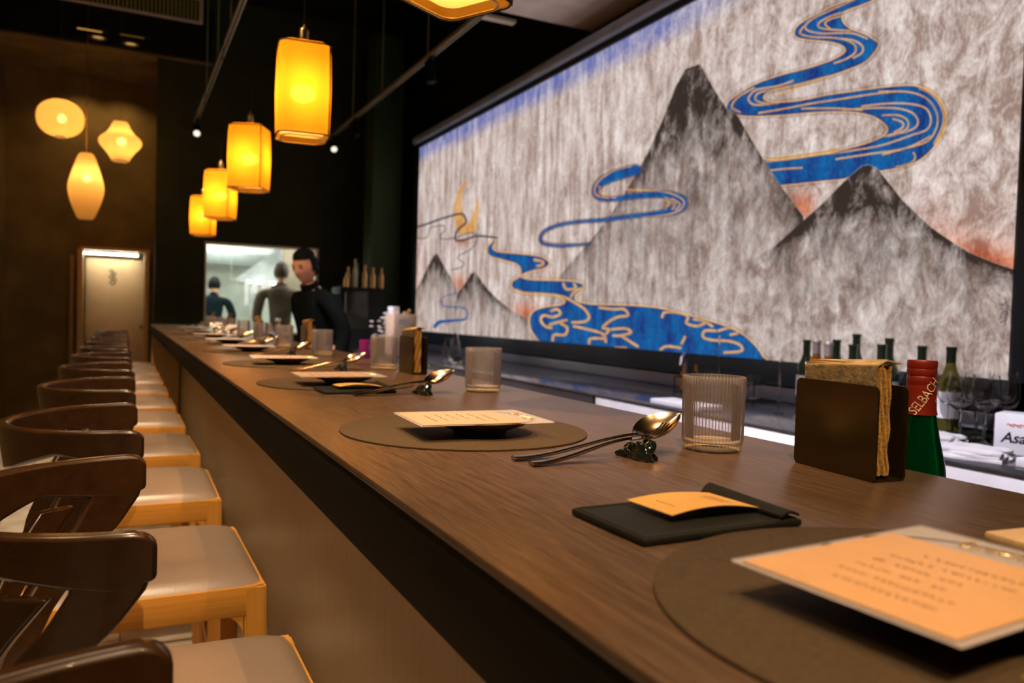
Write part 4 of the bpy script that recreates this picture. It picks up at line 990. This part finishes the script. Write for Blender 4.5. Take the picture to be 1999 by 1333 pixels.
for px, py, lb in ((1405, 655, 'thin glass stirring stick standing left in the rack area'), (1524, 700, 'thin glass stirring stick standing right of the big tumbler')):
    q = at_x(px, py, 2.2); h = q.z - BZ; p = MB(); p.tube([(0, 0, .002), (0, 0, h)], .004, 8); p.lathe([(.001, 0), (.018, 0), (.018, .004), (.001, .006)], 16); o = p.build('glass_stick', M_glass); o.location = (q.x, q.y, BZ); tag(o, lb, 'stick')
q = at_x(1340, 720, 2.42); t = empty('hose_tap', (q.x, q.y, BZ), 0, 'dark curved tap beside the wire rack', 'tap')
p = MB(); p.tube([(0, 0, 0), (0, 0, .14), (-.01, -.01, .17), (-.04, -.03, .185), (-.07, -.05, .17), (-.08, -.055, .13)], .008, 10); p.build('spout', M_steel, t)
p = MB(); p.lathe([(.022, 0), (.022, .01), (.012, .02), (.012, .04), (.001, .04)], 16); p.build('tap_base', M_black, t)
for px, py, kind in ((1372, 745, 0), (1392, 742, 1)):
    q = at_z(px, py, BZ); p = MB(); p.lathe([(.001, 0), (.02, 0), (.021, .07), (.008, .10), (.008, .13), (.001, .131)], 20); o = p.build('syrup_bottle', M_amber); o.location = (2.5, 3.02 + .09 * kind, BZ); tag(o, ('small amber bottle under the river painting, left one', 'small amber bottle under the river painting, right one')[kind], 'bottle')

# objects farther along the back bar
q = at_x(889, 690, 2.0); 
t = bottle('glass_carafe', (2.10, at_x(889, 700, 2.10).y, BZ), [(.001, .004), (.045, .0), (.050, .01), (.048, .07), (.028, .14), (.016, .18), (.014, .23), (.018, .25), (.0165, .25), (.0125, .23), (.0145, .18), (.026, .14), (.045, .07), (.045, .012), (.001, .010)], M_glass, 'clear glass carafe standing before the lower left of the screen', 'carafe')
q = at_x(868, 700, 2.2); t = bottle('glass_jar', (2.25, q.y + .05, BZ), [(.001, .004), (.04, 0), (.042, .01), (.040, .12), (.030, .14), (.030, .16), (.028, .16), (.028, .14), (.037, .12), (.038, .01), (.001, .009)], M_glass, 'short clear jar beside the carafe', 'jar')
Yk = 6.2; q = at_y(782, 660, Yk)
t = empty('kraft_box', (q.x, Yk, BZ), .1, 'beige card box behind the second napkin holder', 'box')
hb = at_y(782, 613, Yk).z - BZ; p = MB(); p.box((0, 0, hb / 2), (.20, .18, hb), .003); p.build('box_body', pm('beige_card', (.66, .48, .32), .7), t)
p = MB(); p.box((-.02, -.0905, hb - .06), (.09, .002, .05)); p.build('white_label', pm('pale_label', (.7, .62, .62), .6), t)
q = at_y(755, 610, Yk)
p = MB(); p.box((0, 0, .03), (.06, .08, .06), .004, M=RZ(.3)); o = p.build('small_carton', M_white); o.location = (t.location.x - .06, Yk + .02, BZ + hb); tag(o, 'small white carton lying on the beige box', 'carton')
p = MB(); p.lathe([(.001, 0), (.03, 0), (.03, .02), (.001, .022)], 20); p.sphere((.03, .0, .03), .014, 10); o = p.build('tape_roll', pm('brown_tape', (.4, .25, .1), .5)); o.location = (t.location.x + .04, Yk, BZ + hb); tag(o, 'brown tape roll on the beige box', 'tape')
fq = at_y(745, 660, 5.95); t = empty('flower_vase', (fq.x, 5.95, BZ), 0, 'vase of small white blossoms left of the beige box', 'flowers')
p = MB(); p.lathe([(.001, 0), (.03, 0), (.034, .01), (.024, .07), (.016, .11), (.020, .125), (.001, .12)], 24); p.build('vase', M_darkglass, t)
rr = random.Random(9); st = MB(); bl = []
for k in range(26):
    a = rr.uniform(0, 2 * PI); r = rr.uniform(.02, .09); z = rr.uniform(.14, .36)
    e_ = (r * math.cos(a), r * math.sin(a), z); st.tube([(0, 0, .10), (e_[0] * .4, e_[1] * .4, z * .7), e_], .0015, 5); bl.append(e_)
st.build('stems', pm('stem_green', (.10, .13, .05), .7), t)
for e_ in bl:
    p = MB()
    for k in range(5): a = k * 2 * PI / 5; p.sphere((e_[0] + .009 * math.cos(a), e_[1] + .009 * math.sin(a), e_[2]), .008, 8, sq=(1, 1, .5))
    p.sphere((e_[0], e_[1], e_[2] + .003), .005, 8); p.build('blossom', pm('blossom_white', (.75, .66, .62), .7) if not bpy.data.materials.get('blossom_white') else bpy.data.materials['blossom_white'], t)
# purple cup on counter edge
p = MB(); p.lathe([(.001, .003), (.018, 0), (.021, .004), (.021, .066), (.0195, .067), (.019, .006), (.001, .006)], 28); o = p.build('purple_cup', pm('purple_glass', (.40, .02, .33), .15, trans=.3, coat=.5)); q = at_z(712, 699, CT); o.location = (min(q.x, .79), q.y, CT); tag(o, 'small purple cup at the back edge of the counter', 'cup')
# clear condiment bottles on the counter
for px, py, lb in ((534, 664, 'small clear water bottle between the fourth and fifth ribbed tumblers'),):
    q = at_z(px, py, CT)
    t = bottle('water_bottle', (.755, q.y, CT), [(.001, .003), (.020, 0), (.023, .004), (.023, .07), (.013, .09), (.012, .105), (.014, .106), (.014, .118), (.001, .119)], M_glass, lb, 'bottle')
    p = MB(); p.lathe([(.0145, .106), (.0145, .120), (.001, .121)], 20); p.build('bottle_cap', M_white, t)
# bright crumpled white wrappers seen before the hatch
for k, (px, py, sx, sy, sz) in enumerate(((424, 640, .10, .13, .05), (447, 643, .12, .12, .045))):
    q = at_z(px, py, CT); p = MB(); bm = bmesh.new(); bmesh.ops.create_icosphere(bm, subdivisions=3, radius=1)
    for v in bm.verts:
        n_ = 1 + .35 * mnoise.noise(v.co * 2 + Vector((k * 5, 0, 0))); v.co = Vector((v.co.x * sx / 2 * n_, v.co.y * sy / 2 * n_, max(0, v.co.z * sz * n_ + sz * .3)))
    p.bm(bm); o = p.build('napkin_bundle', M_cloth); o.location = (.60 + .06 * k, (6.0, 5.55)[k], CT); tag(o, ('crumpled white towel bundle far along the counter, left one', 'crumpled white towel bundle far along the counter, right one')[k], 'towel')
# dark cabinet with bottles at the far end of the bar
cy = 7.45; cl = at_y(655, 620, cy).x; cr_ = at_y(738, 620, cy).x; cz = at_y(700, 562, cy).z
t = empty('bar_fridge', ((cl + cr_) / 2, cy + .2 - .2 + .0, 0), 0, 'tall dark cabinet at the far end of the bar with bottles on top', 'cabinet')
# stands on the back bar end / floor
p = MB(); p.box((0, 0, cz / 2), (cr_ - cl, .36, cz), .01); p.build('cabinet_body', M_black, t)
p = MB(); p.box((-.05, -.183, cz - .22), ((cr_ - cl) * .5, .006, .36), .002); p.build('cabinet_door', pm('smoked_panel', (.03, .03, .02), .2), t)
p = MB(); p.box((-(cr_ - cl) / 2 + .04, -.195, cz - .25), (.012, .02, .4), .003); p.build('door_handle', M_steel, t)
rr = random.Random(11)
for k, (px, hh, mm) in enumerate(((668, .13, 'g'), (676, .20, 'g'), (684, .27, 'c'), (694, .24, 'd'), (703, .22, 'g'), (712, .23, 'd'), (719, .20, 'g'), (727, .15, 'd'), (735, .20, 'g'))):
    q = at_y(px, 560, cy + .1); mt = dict(g=M_brass, c=pm('clear_spirit', (.5, .48, .3), .1) if k == 2 else M_brass, d=M_darkglass)[mm]
    p = MB(); r = .024; p.lathe([(.001, 0), (r, 0), (r, hh * .6), (r * .4, hh * .75), (r * .4, hh), (.001, hh)], 20); o = p.build('spirit_bottle', mt); o.location = (q.x, cy - .06 + .09 * (k % 2), cz)
    tag(o, ('leftmost short gold bottle', 'second gold bottle from the left', 'tallest clear bottle', 'dark bottle right of the tallest', 'gold bottle in the middle', 'dark bottle in the middle', 'slim bright gold bottle right of the middle', 'short dark bottle near the right end', 'rightmost gold bottle')[k] + ' on top of the dark bar cabinet', 'bottle', 'spirit bottles on the dark cabinet')

# ================================================================== LANTERNS
def make_lantern():
    t = empty('pendant_lantern', (0, 0, 0)); H_ = .27; W_ = .076
    def ring(z, w_, r=.028, n=6):
        o = []
        for cx, cy, a0 in ((1, 1, 0), (-1, 1, PI / 2), (-1, -1, PI), (1, -1, 1.5 * PI)):
            for k in range(n + 1): a = a0 + k * PI / 2 / n; o.append(((w_ - r) * cx + r * math.cos(a), (w_ - r) * cy + r * math.sin(a), z))
        return o
    p = MB(); lev = [(0, W_ - .001), (.03, W_ + .001), (.135, W_ + .0035), (.24, W_ + .001), (H_, W_ - .002), (H_ + .008, W_ - .010)]
    rings = [ring(z, w_) for z, w_ in lev]; n = len(rings[0]); vs = [q for r_ in rings for q in r_]
    fs = [(j * n + i, j * n + (i + 1) % n, (j + 1) * n + (i + 1) % n, (j + 1) * n + i) for j in range(len(lev) - 1) for i in range(n)]
    p.add(vs, fs); p.build('shade', M_shade, t, smooth=60)
    p = MB(); o = ring(.016, W_ - .012); p.add(o + [(0, 0, .016)], [(i, (i + 1) % n, n) for i in range(n)]); 
    p.build('bottom_diffuser', M_bottomcloth, t)
    p = MB(); o = ring(H_ + .008, W_ - .010); p.add(o + [(0, 0, H_ + .010)], [(i, (i + 1) % n, n) for i in range(n)]); p.build('top_cloth', M_shade, t)
    p = MB()
    for z, w_ in ((.001, W_ + .001), (H_, W_ + .0005)): rg = ring(z, w_); p.tube(rg + [rg[0]], .0023, 6)
    p.tube([(W_ - .006, -W_ + .006, .0), (W_ - .003, -W_ + .003, .13), (W_ - .006, -W_ + .006, H_)], .0023, 6)
    p.build('wire_frame', M_black, t)
    p = MB(); rg = ring(-.004, W_ - .014); p.tube(rg + [rg[0]], .0022, 8); p.build('bottom_rim', M_brass, t)
    p = MB(); p.lathe([(.030, H_ + .011), (.030, H_ + .014), (.014, H_ + .017), (.014, H_ + .055), (.011, H_ + .062), (.004, H_ + .066), (.001, H_ + .080)], 20); p.build('cap', M_brass, t)
    p = MB(); p.tube([(0, 0, H_ + .07), (0, 0, 4.3 - 1.745)], .0022, 6); p.build('cord', M_black, t)
    p = MB(); p.sphere((0, 0, .135), .034, 20, sq=(1.1, 1.1, .8)); p.build('bulb', M_bulb, t)
    return t
lan = make_lantern()
for i, (x, y, rz, lb) in enumerate(((.49, 1.25, .5, 'nearest one, cut by the top edge of the picture'), (.482, 2.47, -.10, 'largest whole lantern, hanging over the counter'), (.487, 3.66, -.45, 'second whole lantern, left of and below the largest'), (.497, 4.93, -.50, 'third whole lantern in the row'), (.503, 6.14, -.35, 'smallest and farthest lantern of the counter row'))):
    o = lan if i == 0 else copy_tree(lan); o.location = (x, y, 1.745); o.rotation_euler = (0, 0, rz); tag(o, 'orange cloth box lantern: ' + lb, 'lantern', 'box lanterns over the counter')
def pleated(kind, px, py, prof, label, Yl=8.0, cord_top=4.3):
    q = at_y(px, py, Yl); t = empty('pleated_lantern', q, 0, label, 'lantern')
    n = 96; P_ = catmull([(r, z, 0) for r, z in prof], 6 if len(prof) < 12 else 1)
    p = MB(); p.lathe([(max(.001, a[0]), a[1]) for a in P_], n, rf=lambda a, j: 1 + .022 * abs(math.cos(16 * a)), close=False)
    # open ends: drop caps
    p.f = [f for f in p.f if len(f) == 4]; p.m = p.m[:len(p.f)]
    p.build('shade', M_pleat, t, smooth=60)
    zb_ = prof[-1][1]; p = MB(); p.lathe([(prof[-1][0] + .002, zb_ + .004), (prof[-1][0] + .002, zb_ - .004), (prof[-1][0] - .008, zb_ - .004), (prof[-1][0] - .008, zb_ + .004)], 32, close=True); p.build('bottom_ring', pm('pale_ring', (.9, .75, .5), .4) if kind == 0 else bpy.data.materials['pale_ring'], t)
    zt_ = prof[0][1]; p = MB(); p.lathe([(prof[0][0] + .002, zt_ - .004), (prof[0][0] + .002, zt_ + .003), (.003, zt_ + .004)], 32); p.build('top_cap', M_brass, t)
    p = MB(); p.tube([(0, 0, zt_), (0, 0, cord_top - q.z)], .0035 if kind == 1 else .0018, 6); p.build('cord', M_brass if kind == 1 else pm('pale_cord%d' % kind, (.10, .06, .02), .6), t)
    p = MB(); p.sphere((0.01, 0, .07 if kind == 1 else .0), .035, 20); p.build('bulb', M_bulb2, t)
    return t
s_ = 7.0 / 1530.6
pleated(0, 118, 231, [(40 * s_ * max(.06, 1 - abs(q_) ** 2.3) ** .5, 36 * s_ * q_) for q_ in np.linspace(.93, -.96, 24)], 'round pleated paper lantern glowing on the left')
pleated(1, 168, 362, [(.045, 62 * s_), (15 * s_, 55 * s_), (26 * s_, 20 * s_), (31 * s_, -5 * s_), (27 * s_, -30 * s_), (16 * s_, -60 * s_), (.055, -65 * s_)], 'tall cigar-shaped pleated lantern hanging lowest of the left group')
pleated(2, 235, 276, [(.055, 38 * s_), (15 * s_, 33 * s_), (19 * s_, 24 * s_), (26 * s_, 14 * s_), (34 * s_, 7 * s_), (38 * s_, 0), (36 * s_, -8 * s_), (28 * s_, -18 * s_), (20 * s_, -29 * s_), (.072, -38 * s_)], 'diamond-shaped pleated lantern right of the round one')

# ================================================================== KITCHEN
KY = 13.0
slab('wall_kitchen', (2.2, KY, 1.4), (5.2, .1, 2.8), M_kwall)
slab('wall_kitchen_left', (.50, (YB + .15 + KY) / 2, 1.4), (.1, KY - YB - .2, 2.8), M_kwall)
slab('wall_kitchen_right', (4.4, (YB + .15 + KY) / 2, 1.4), (.1, KY - YB - .2, 2.8), M_kwall)
slab('ceiling_kitchen', (2.45, (YB + .15 + KY) / 2, 2.72), (4.0, KY - YB - .25, .06), M_kwall)
for i, (x, y) in enumerate(((1.5, 10.0), (3.5, 11.9), (1.2, 12.4), (2.9, 9.6))):
    t = empty('tube_light', (x, y, 2.66), 0, 'white tube light on the kitchen ceiling, ' + ('near left', 'far right', 'far left', 'near right')[i], 'light', 'kitchen tube lights')
    p = MB(); p.box((0, 0, .01), (1.2, .22, .03), .004); p.build('housing', M_white, t)
    p = MB(); p.box((0, 0, -.012), (1.14, .18, .012)); p.build('tube', M_kpanel, t)
M_duct = pm('galvanised_duct', (.55, .58, .58), .35, .5, var=(5, .3))
hd = at_y(505, 545, 11.3)
t = empty('extractor_hood', (hd.x, 11.5, 1.58), -.1, 'steel extractor hood slanting behind the hatch', 'hood')
p = MB(); p.add([(-.25, -.4, 0), (.75, -.4, -.06), (.75, .4, -.06), (-.25, .4, 0), (-.25, -.4, .07), (.75, -.4, .02), (.75, .4, .02), (-.25, .4, .07), (.2, -.1, .45), (.7, -.1, .45), (.7, .3, .45), (.2, .3, .45)], [(0, 1, 2, 3), (0, 1, 5, 4), (1, 2, 6, 5), (2, 3, 7, 6), (3, 0, 4, 7), (4, 5, 9, 8), (5, 6, 10, 9), (6, 7, 11, 10), (7, 4, 8, 11), (8, 9, 10, 11)]); p.build('hood_canopy', M_duct, t, smooth=0)
p = MB(); p.box((.42, .1, .75), (.42, .36, .66), .01); p.build('duct', M_duct, t)
p = MB(); p.tube([(-.3, .1, .95), (.4, .1, .62)], .10, 16); p.build('branch_duct', M_duct, t)
p = MB(); p.tube([(-.15, -.41, .02), (.65, -.41, -.03)], .018, 8); p.build('hood_lamp', emis('hood_lamp', (.95, 1, 1), 8), t)
q = at_y(440, 505, 12.6); p = MB(); p.box((0, 0, 0), (1.3, .3, .20), .01); o = p.build('wall_cabinet', pm('grey_cabinet', (.22, .24, .23), .4, .3)); o.location = (q.x, 12.75, q.z); tag(o, 'grey wall cabinet high on the far kitchen wall', 'cabinet')
q = at_y(482, 560, 12.4); p = MB(); p.box((0, 0, 0), (.06, .06, 1.6)); o = p.build('kitchen_post', M_duct); o.location = (q.x + .1, 12.6, .8); tag(o, 'upright steel post in the middle of the kitchen', 'post')
t = empty('order_slip_rail', (at_y(500, 550, 10.2).x, 10.2, at_y(500, 548, 10.2).z), 0, 'steel rail with hanging white order slips inside the kitchen', 'paper rail')
p = MB(); p.tube([(-.3, 0, 0), (.3, 0, 0)], .008, 8)
for x in (-.3, .3): p.tube([(x, 0, 0), (x, 0, 2.69 - t.location.z)], .005, 6)
p.build('rail', M_duct, t)
for px, py, h, w_ in ((481, 575, .30, .05), (497, 570, .15, .07), (518, 560, .12, .10)):
    x = at_y(px, py, 10.2).x - t.location.x; p = MB(); p.box((x, -.008, -h / 2 - .005), (w_, .003, h)); p.build('order_slip', M_cloth, t, smooth=0)
q = at_y(566, 500, 10.6); p = MB(); p.box((0, 0, 0), (.34, .16, 1.4), .005); o = p.build('brown_cupboard', pm('cupboard_brown', (.20, .16, .11), .6)); o.location = (q.x + .08, 10.62, 1.95); tag(o, 'tall brown cupboard hanging behind the knitted sweater person', 'cupboard')
t = empty('kitchen_table', (1.7, 10.6, 0), 0, 'steel kitchen table behind the hatch', 'table')
p = MB(); p.box((0, 0, .88), (1.8, .6, .04), .004); p.build('tabletop', M_duct, t)
for x in (-.85, .85):
    for y in (-.25, .25): p = MB(); p.tube([(x, y, 0), (x, y, .87)], .02, 10); p.build('leg', M_duct, t)

# ================================================================== PEOPLE
def skin_mesh(chains, root=0):
    """chains: list of (list of (point, radius), attach index or None); one connected skinned surface"""
    vs = []; es = []; rs = []; names = {}
    for nm, pts, att in chains:
        prev = names[att] if att else None
        for k, (p_, r) in enumerate(pts):
            vs.append(p_); rs.append(r); i = len(vs) - 1
            if prev is not None: es.append((prev, i))
            prev = i; names['%s%d' % (nm, k)] = i
        names[nm] = prev
    me = bpy.data.meshes.new('figure'); me.from_pydata(vs, es, []); o = bpy.data.objects.new('figure', me); col.objects.link(o)
    md = o.modifiers.new('skin', 'SKIN'); md.use_smooth_shade = True
    sv = me.skin_vertices[0].data
    for i, r in enumerate(rs): sv[i].radius = (r, r) if not isinstance(r, tuple) else r
    sv[0].use_root = True
    s = o.modifiers.new('sub', 'SUBSURF'); s.levels = 2; s.render_levels = 2
    dg = bpy.context.evaluated_depsgraph_get(); m2 = bpy.data.meshes.new_from_object(o.evaluated_get(dg))
    V = [v.co.copy() for v in m2.vertices]; Fs = [list(p_.vertices) for p_ in m2.polygons]
    bpy.data.objects.remove(o); bpy.data.meshes.remove(me); bpy.data.meshes.remove(m2)
    return V, Fs
def head_geo(hh):
    """head facing +x, chin at z=0, top hh; returns verts, faces"""
    bm = bmesh.new(); bmesh.ops.create_uvsphere(bm, u_segments=40, v_segments=28, radius=1)
    for v in bm.verts:
        x, y, z = v.co; zz = (z + 1) / 2
        wy = .335 * hh * (1 - .30 * max(0, .45 - zz) / .45); wx = .40 * hh * (1 - .12 * max(0, .4 - zz) / .4)
        X_ = x * wx; Y_ = y * wy; Z_ = zz * hh
        if x > 0:
            fx = lambda cz, cyy, sz, sy: math.exp(-((zz - cz) / sz) ** 2 - ((y - cyy) / sy) ** 2)
            X_ += .10 * hh * fx(.40, 0, .09, .12) + .05 * hh * fx(.48, 0, .10, .09)           # nose
            X_ -= .035 * hh * (fx(.52, .36, .06, .16) + fx(.52, -.36, .06, .16))              # eye sockets
            X_ += .022 * hh * (fx(.60, .34, .035, .25) + fx(.60, -.34, .035, .25))            # brows
            X_ += .025 * hh * (fx(.255, 0, .022, .22) + fx(.205, 0, .022, .20)) - .015 * hh * fx(.23, 0, .012, .25)  # lips
            X_ += .045 * hh * fx(.08, 0, .08, .3)                                            # chin
        v.co = Vector((X_, Y_, Z_))
    bm.verts.index_update(); V = [v.co.copy() for v in bm.verts]; Fs = [[v.index for v in f.verts] for f in bm.faces]; bm.free()
    for s in (-1, 1):   # ears
        e_ = bmesh.new(); bmesh.ops.create_uvsphere(e_, u_segments=12, v_segments=8, radius=1)
        b0 = len(V)
        for v in e_.verts: V.append(Vector((v.co.x * .07 * hh - .01 * hh, s * (.325 * hh) + v.co.y * .03 * hh, .46 * hh + v.co.z * .12 * hh)))
        e_.verts.index_update()
        for f in e_.faces: Fs.append([v.index + b0 for v in f.verts])
        e_.free()
    return V, Fs
def hand_geo(wrist, elbow, up=Vector((0, 0, 1)), s=1, curl=.5):
    d = (Vector(wrist) - Vector(elbow)).normalized(); side = d.cross(up).normalized(); nrm = side.cross(d).normalized()
    p = MB(); w0 = Vector(wrist)
    p.tube([w0 - d * .02, w0 + d * .02, w0 + d * .06, w0 + d * .085], 0.02, 12, flat=[(.026, .020), (.034, .018), (.042, .016), (.038, .012)])
    for k, (o_, l) in enumerate(((-.03, .065), (-.010, .075), (.010, .070), (.029, .055))):
        b0 = w0 + d * .08 + side * o_ * s; pts = [b0]; dd = d.copy()
        for j in range(3):
            dd = (dd * math.cos(curl * .6) - nrm * math.sin(curl * .6)).normalized(); pts.append(pts[-1] + dd * l / 2.4)
        p.tube(pts, [.0095, .0090, .0082, .006], 8)
    b0 = w0 + d * .02 - side * .030 * s; t1 = b0 + (d * .6 - side * .8 * s).normalized() * .035; t2 = t1 + (d - side * .2 * s - nrm * .3).normalized() * .032
    p.tube([b0, t1, t2], [.013, .011, .008], 8)
    return p
def person(loc, rz, H_, label, top_m, hair_m, lean=0, arms='down', head_tilt=0, head_turn=0, trous=M_trouser, hairkind='short', sc_w=1.):
    t = empty('person', loc, rz, label, 'person'); hh = H_ / 7.4; k = H_ / 1.75
    hip = .93 * k; L_ = lean
    def P(x, y, z):     # lean the upper body forward (+x) around the hip
        if z > hip: dz_ = z - hip; return (x * math.cos(L_) + dz_ * math.sin(L_), y, hip + dz_ * math.cos(L_) - x * math.sin(L_))
        return (x, y, z)
    sw = .185 * k * sc_w
    if arms == 'down':
        AR = lambda s: ([P(-.04, s * (sw + .045), 1.14 * k)], [(.05, s * (sw + .02), .93 * k)], [(.12, s * (sw - .02), .84 * k)])
    elif arms == 'work':
        AR = lambda s: ([P(.08, s * (sw + .07), 1.18 * k)], [P(.26, s * (sw + .00), 1.06 * k)], [P(.38, s * (sw - .07), 1.05 * k)])
    else:
        AR = lambda s: ([P(.03, s * (sw + .13), 1.24 * k)], [P(.20, s * (sw + .22), 1.10 * k)], [P(.30, s * (sw + .20), 1.05 * k)])
    def body_chains(g=0., upper=True, lower=True, neck=True):
        ch = [('pel', [(P(0, 0, .95 * k), .125 * k + g), (P(-.005, 0, 1.06 * k), .115 * k + g), (P(.0, 0, 1.20 * k), .125 * k + g), (P(0, 0, 1.34 * k), .120 * k + g), (P(-.01, 0, 1.43 * k), .085 * k + g)] + ([(P(-.006, 0, 1.475 * k), .068 * k)] if g else []), None)]
        if neck: ch.append(('neck', [(P(0.0, 0, 1.49 * k), .055 * k), (P(.01, 0, 1.545 * k), .052 * k)], 'pel'))
        for s, n_ in ((-1, 'l'), (1, 'r')):
            a = AR(s)
            if upper: ch.append(('arm' + n_, [(P(-.01, s * sw * .62, 1.405 * k), .070 * k + g), (P(-.01, s * sw, 1.375 * k), .060 * k + g), (a[0][0], .045 * k + g), (a[1][0], .038 * k + g)] + ([(a[2][0], .026 * k)] if g == 0 else [(tuple(np.array(a[1][0]) * .25 + np.array(a[2][0]) * .75), .034 * k + g)]), 'pel3'))
            if lower: ch.append(('leg' + n_, [((0, s * .09 * k, .88 * k), .095 * k + g), ((.01, s * .10 * k, .50 * k), .060 * k + g), ((-.02, s * .10 * k, .10 * k), .042 * k + g)] + ([((-.01, s * .10 * k, .05 * k), .038), ((.12, s * .11 * k, .035), .032)] if g == 0 else []), 'pel0'))
        return ch
    V, Fs = skin_mesh(body_chains())
    p = MB(); p.add(V, Fs)
    hv, hf_ = head_geo(hh); nb = Vector(P(.012, 0, 1.50 * k))
    HM = T(*nb) @ RZ(head_turn) @ RY(head_tilt) @ T(0, 0, .012)
    p.add(hv, hf_, HM)
    for s in (-1, 1):
        a = AR(s); hg = hand_geo(a[2][0], a[1][0], s=s); p.add(hg.v, hg.f)
    p.build('body', M_skin, t, smooth=80)
    # eyes, brows and mouth line as one part
    p = MB()
    for s in (-1, 1): p.sphere((.335 * hh, s * .12 * hh, .515 * hh), .038 * hh, 10, M=HM, sq=(.6, 1, .5))
    for s in (-1, 1): p.tube([(.375 * hh, s * (.05 + .05 * q_) * hh, (.60 + .012 * math.sin(q_ * 3)) * hh) for q_ in np.linspace(0, 3, 6)], .012 * hh, 6, M=HM)
    p.build('eyes_and_brows', M_hair, t)
    # clothing
    ch = body_chains(.014, True, False, False); ch[0] = ('pel', [(P(0, 0, .84 * k), .125 * k)] + [(a_, (r_ if not isinstance(r_, tuple) else r_)) for a_, r_ in ch[0][1]], None)
    ch = [ch[0]] + [(n_, pts, 'pel4') for n_, pts, at_ in ch[1:]]
    V, Fs = skin_mesh(ch); p = MB(); p.add(V, Fs); p.build('top_garment', top_m, t, smooth=80)
    p = MB(); p.lathe([(.062 * k, 0), (.066 * k, .02), (.060 * k, .055), (.054 * k, .055), (.056 * k, .0)], 24, M=T(*P(-.004, 0, 1.455 * k)) @ RY(L_ + .1), close=True); p.build('collar', top_m, t)
    ch = [('w', [((0, 0, 1.0 * k), .118 * k), ((0, 0, .90 * k), .125 * k)], None)]
    for s, n_ in ((-1, 'l'), (1, 'r')): ch.append(('q' + n_, [((0, s * .09 * k, .84 * k), .10 * k), ((.01, s * .10 * k, .50 * k), .072 * k), ((-.02, s * .10 * k, .06 * k), .058 * k)], 'w'))
    V, Fs = skin_mesh(ch); p = MB(); p.add(V, Fs); p.build('trousers', trous, t, smooth=80)
    for s in (-1, 1):
        p = MB(); p.sphere((.055, s * .105 * k, .04), 1, 16, sq=(.14, .05, .04)); p.build('shoe', M_black, t)
    # hair
    bm = bmesh.new(); bmesh.ops.create_icosphere(bm, subdivisions=5, radius=1)
    for v in bm.verts:
        x, y, z = v.co; zz = (z + 1) / 2
        n_ = mnoise.noise(Vector((x, y, z)) * 5) * .07 + mnoise.noise(Vector((x, y, z)) * 13) * .04
        cut = .74 if x > .25 else (.36 if x > -.2 else .22)
        low = max(cut, 0); f = 1 + n_ + (.09 if hairkind == 'short' else .03)
        zz2 = max(zz, low + .02 * math.sin(9 * y))
        sc2 = f * (1 if zz >= low else .80)
        v.co = Vector((x * .40 * hh * sc2 - .012 * hh, y * .345 * hh * sc2, zz2 * hh * (1 + .07 * (zz2 > .8)) + (n_ * .06 * hh)))
    p = MB(); p.bm(bm, HM); p.build('hair' if hairkind == 'short' else 'cap', hair_m, t, smooth=80)
    return t
# man behind the counter
q = at_y(600, 520, 5.3)
person((1.255, 5.42, 0), math.radians(205), 1.655, 'person in black jacket leaning over behind the counter before the hatch', M_jacket, M_hair, lean=.30, arms='down', head_tilt=.25, head_turn=.25)
q = at_y(548, 520, 9.6)
person((q.x, 9.55, 0), math.radians(80), 1.79, 'person in grey-brown knit and dark cap seen from behind through the hatch', M_knit, M_hairgrey, lean=.03, arms='down', hairkind='cap', sc_w=1.18)
q = at_y(427, 570, 12.1)
person((q.x - .08, 12.1, 0), math.radians(75), 1.68, 'person in navy shirt working with one arm out at the back of the kitchen', M_navy, M_hair, lean=.15, arms='work', head_tilt=.2, sc_w=1.12)
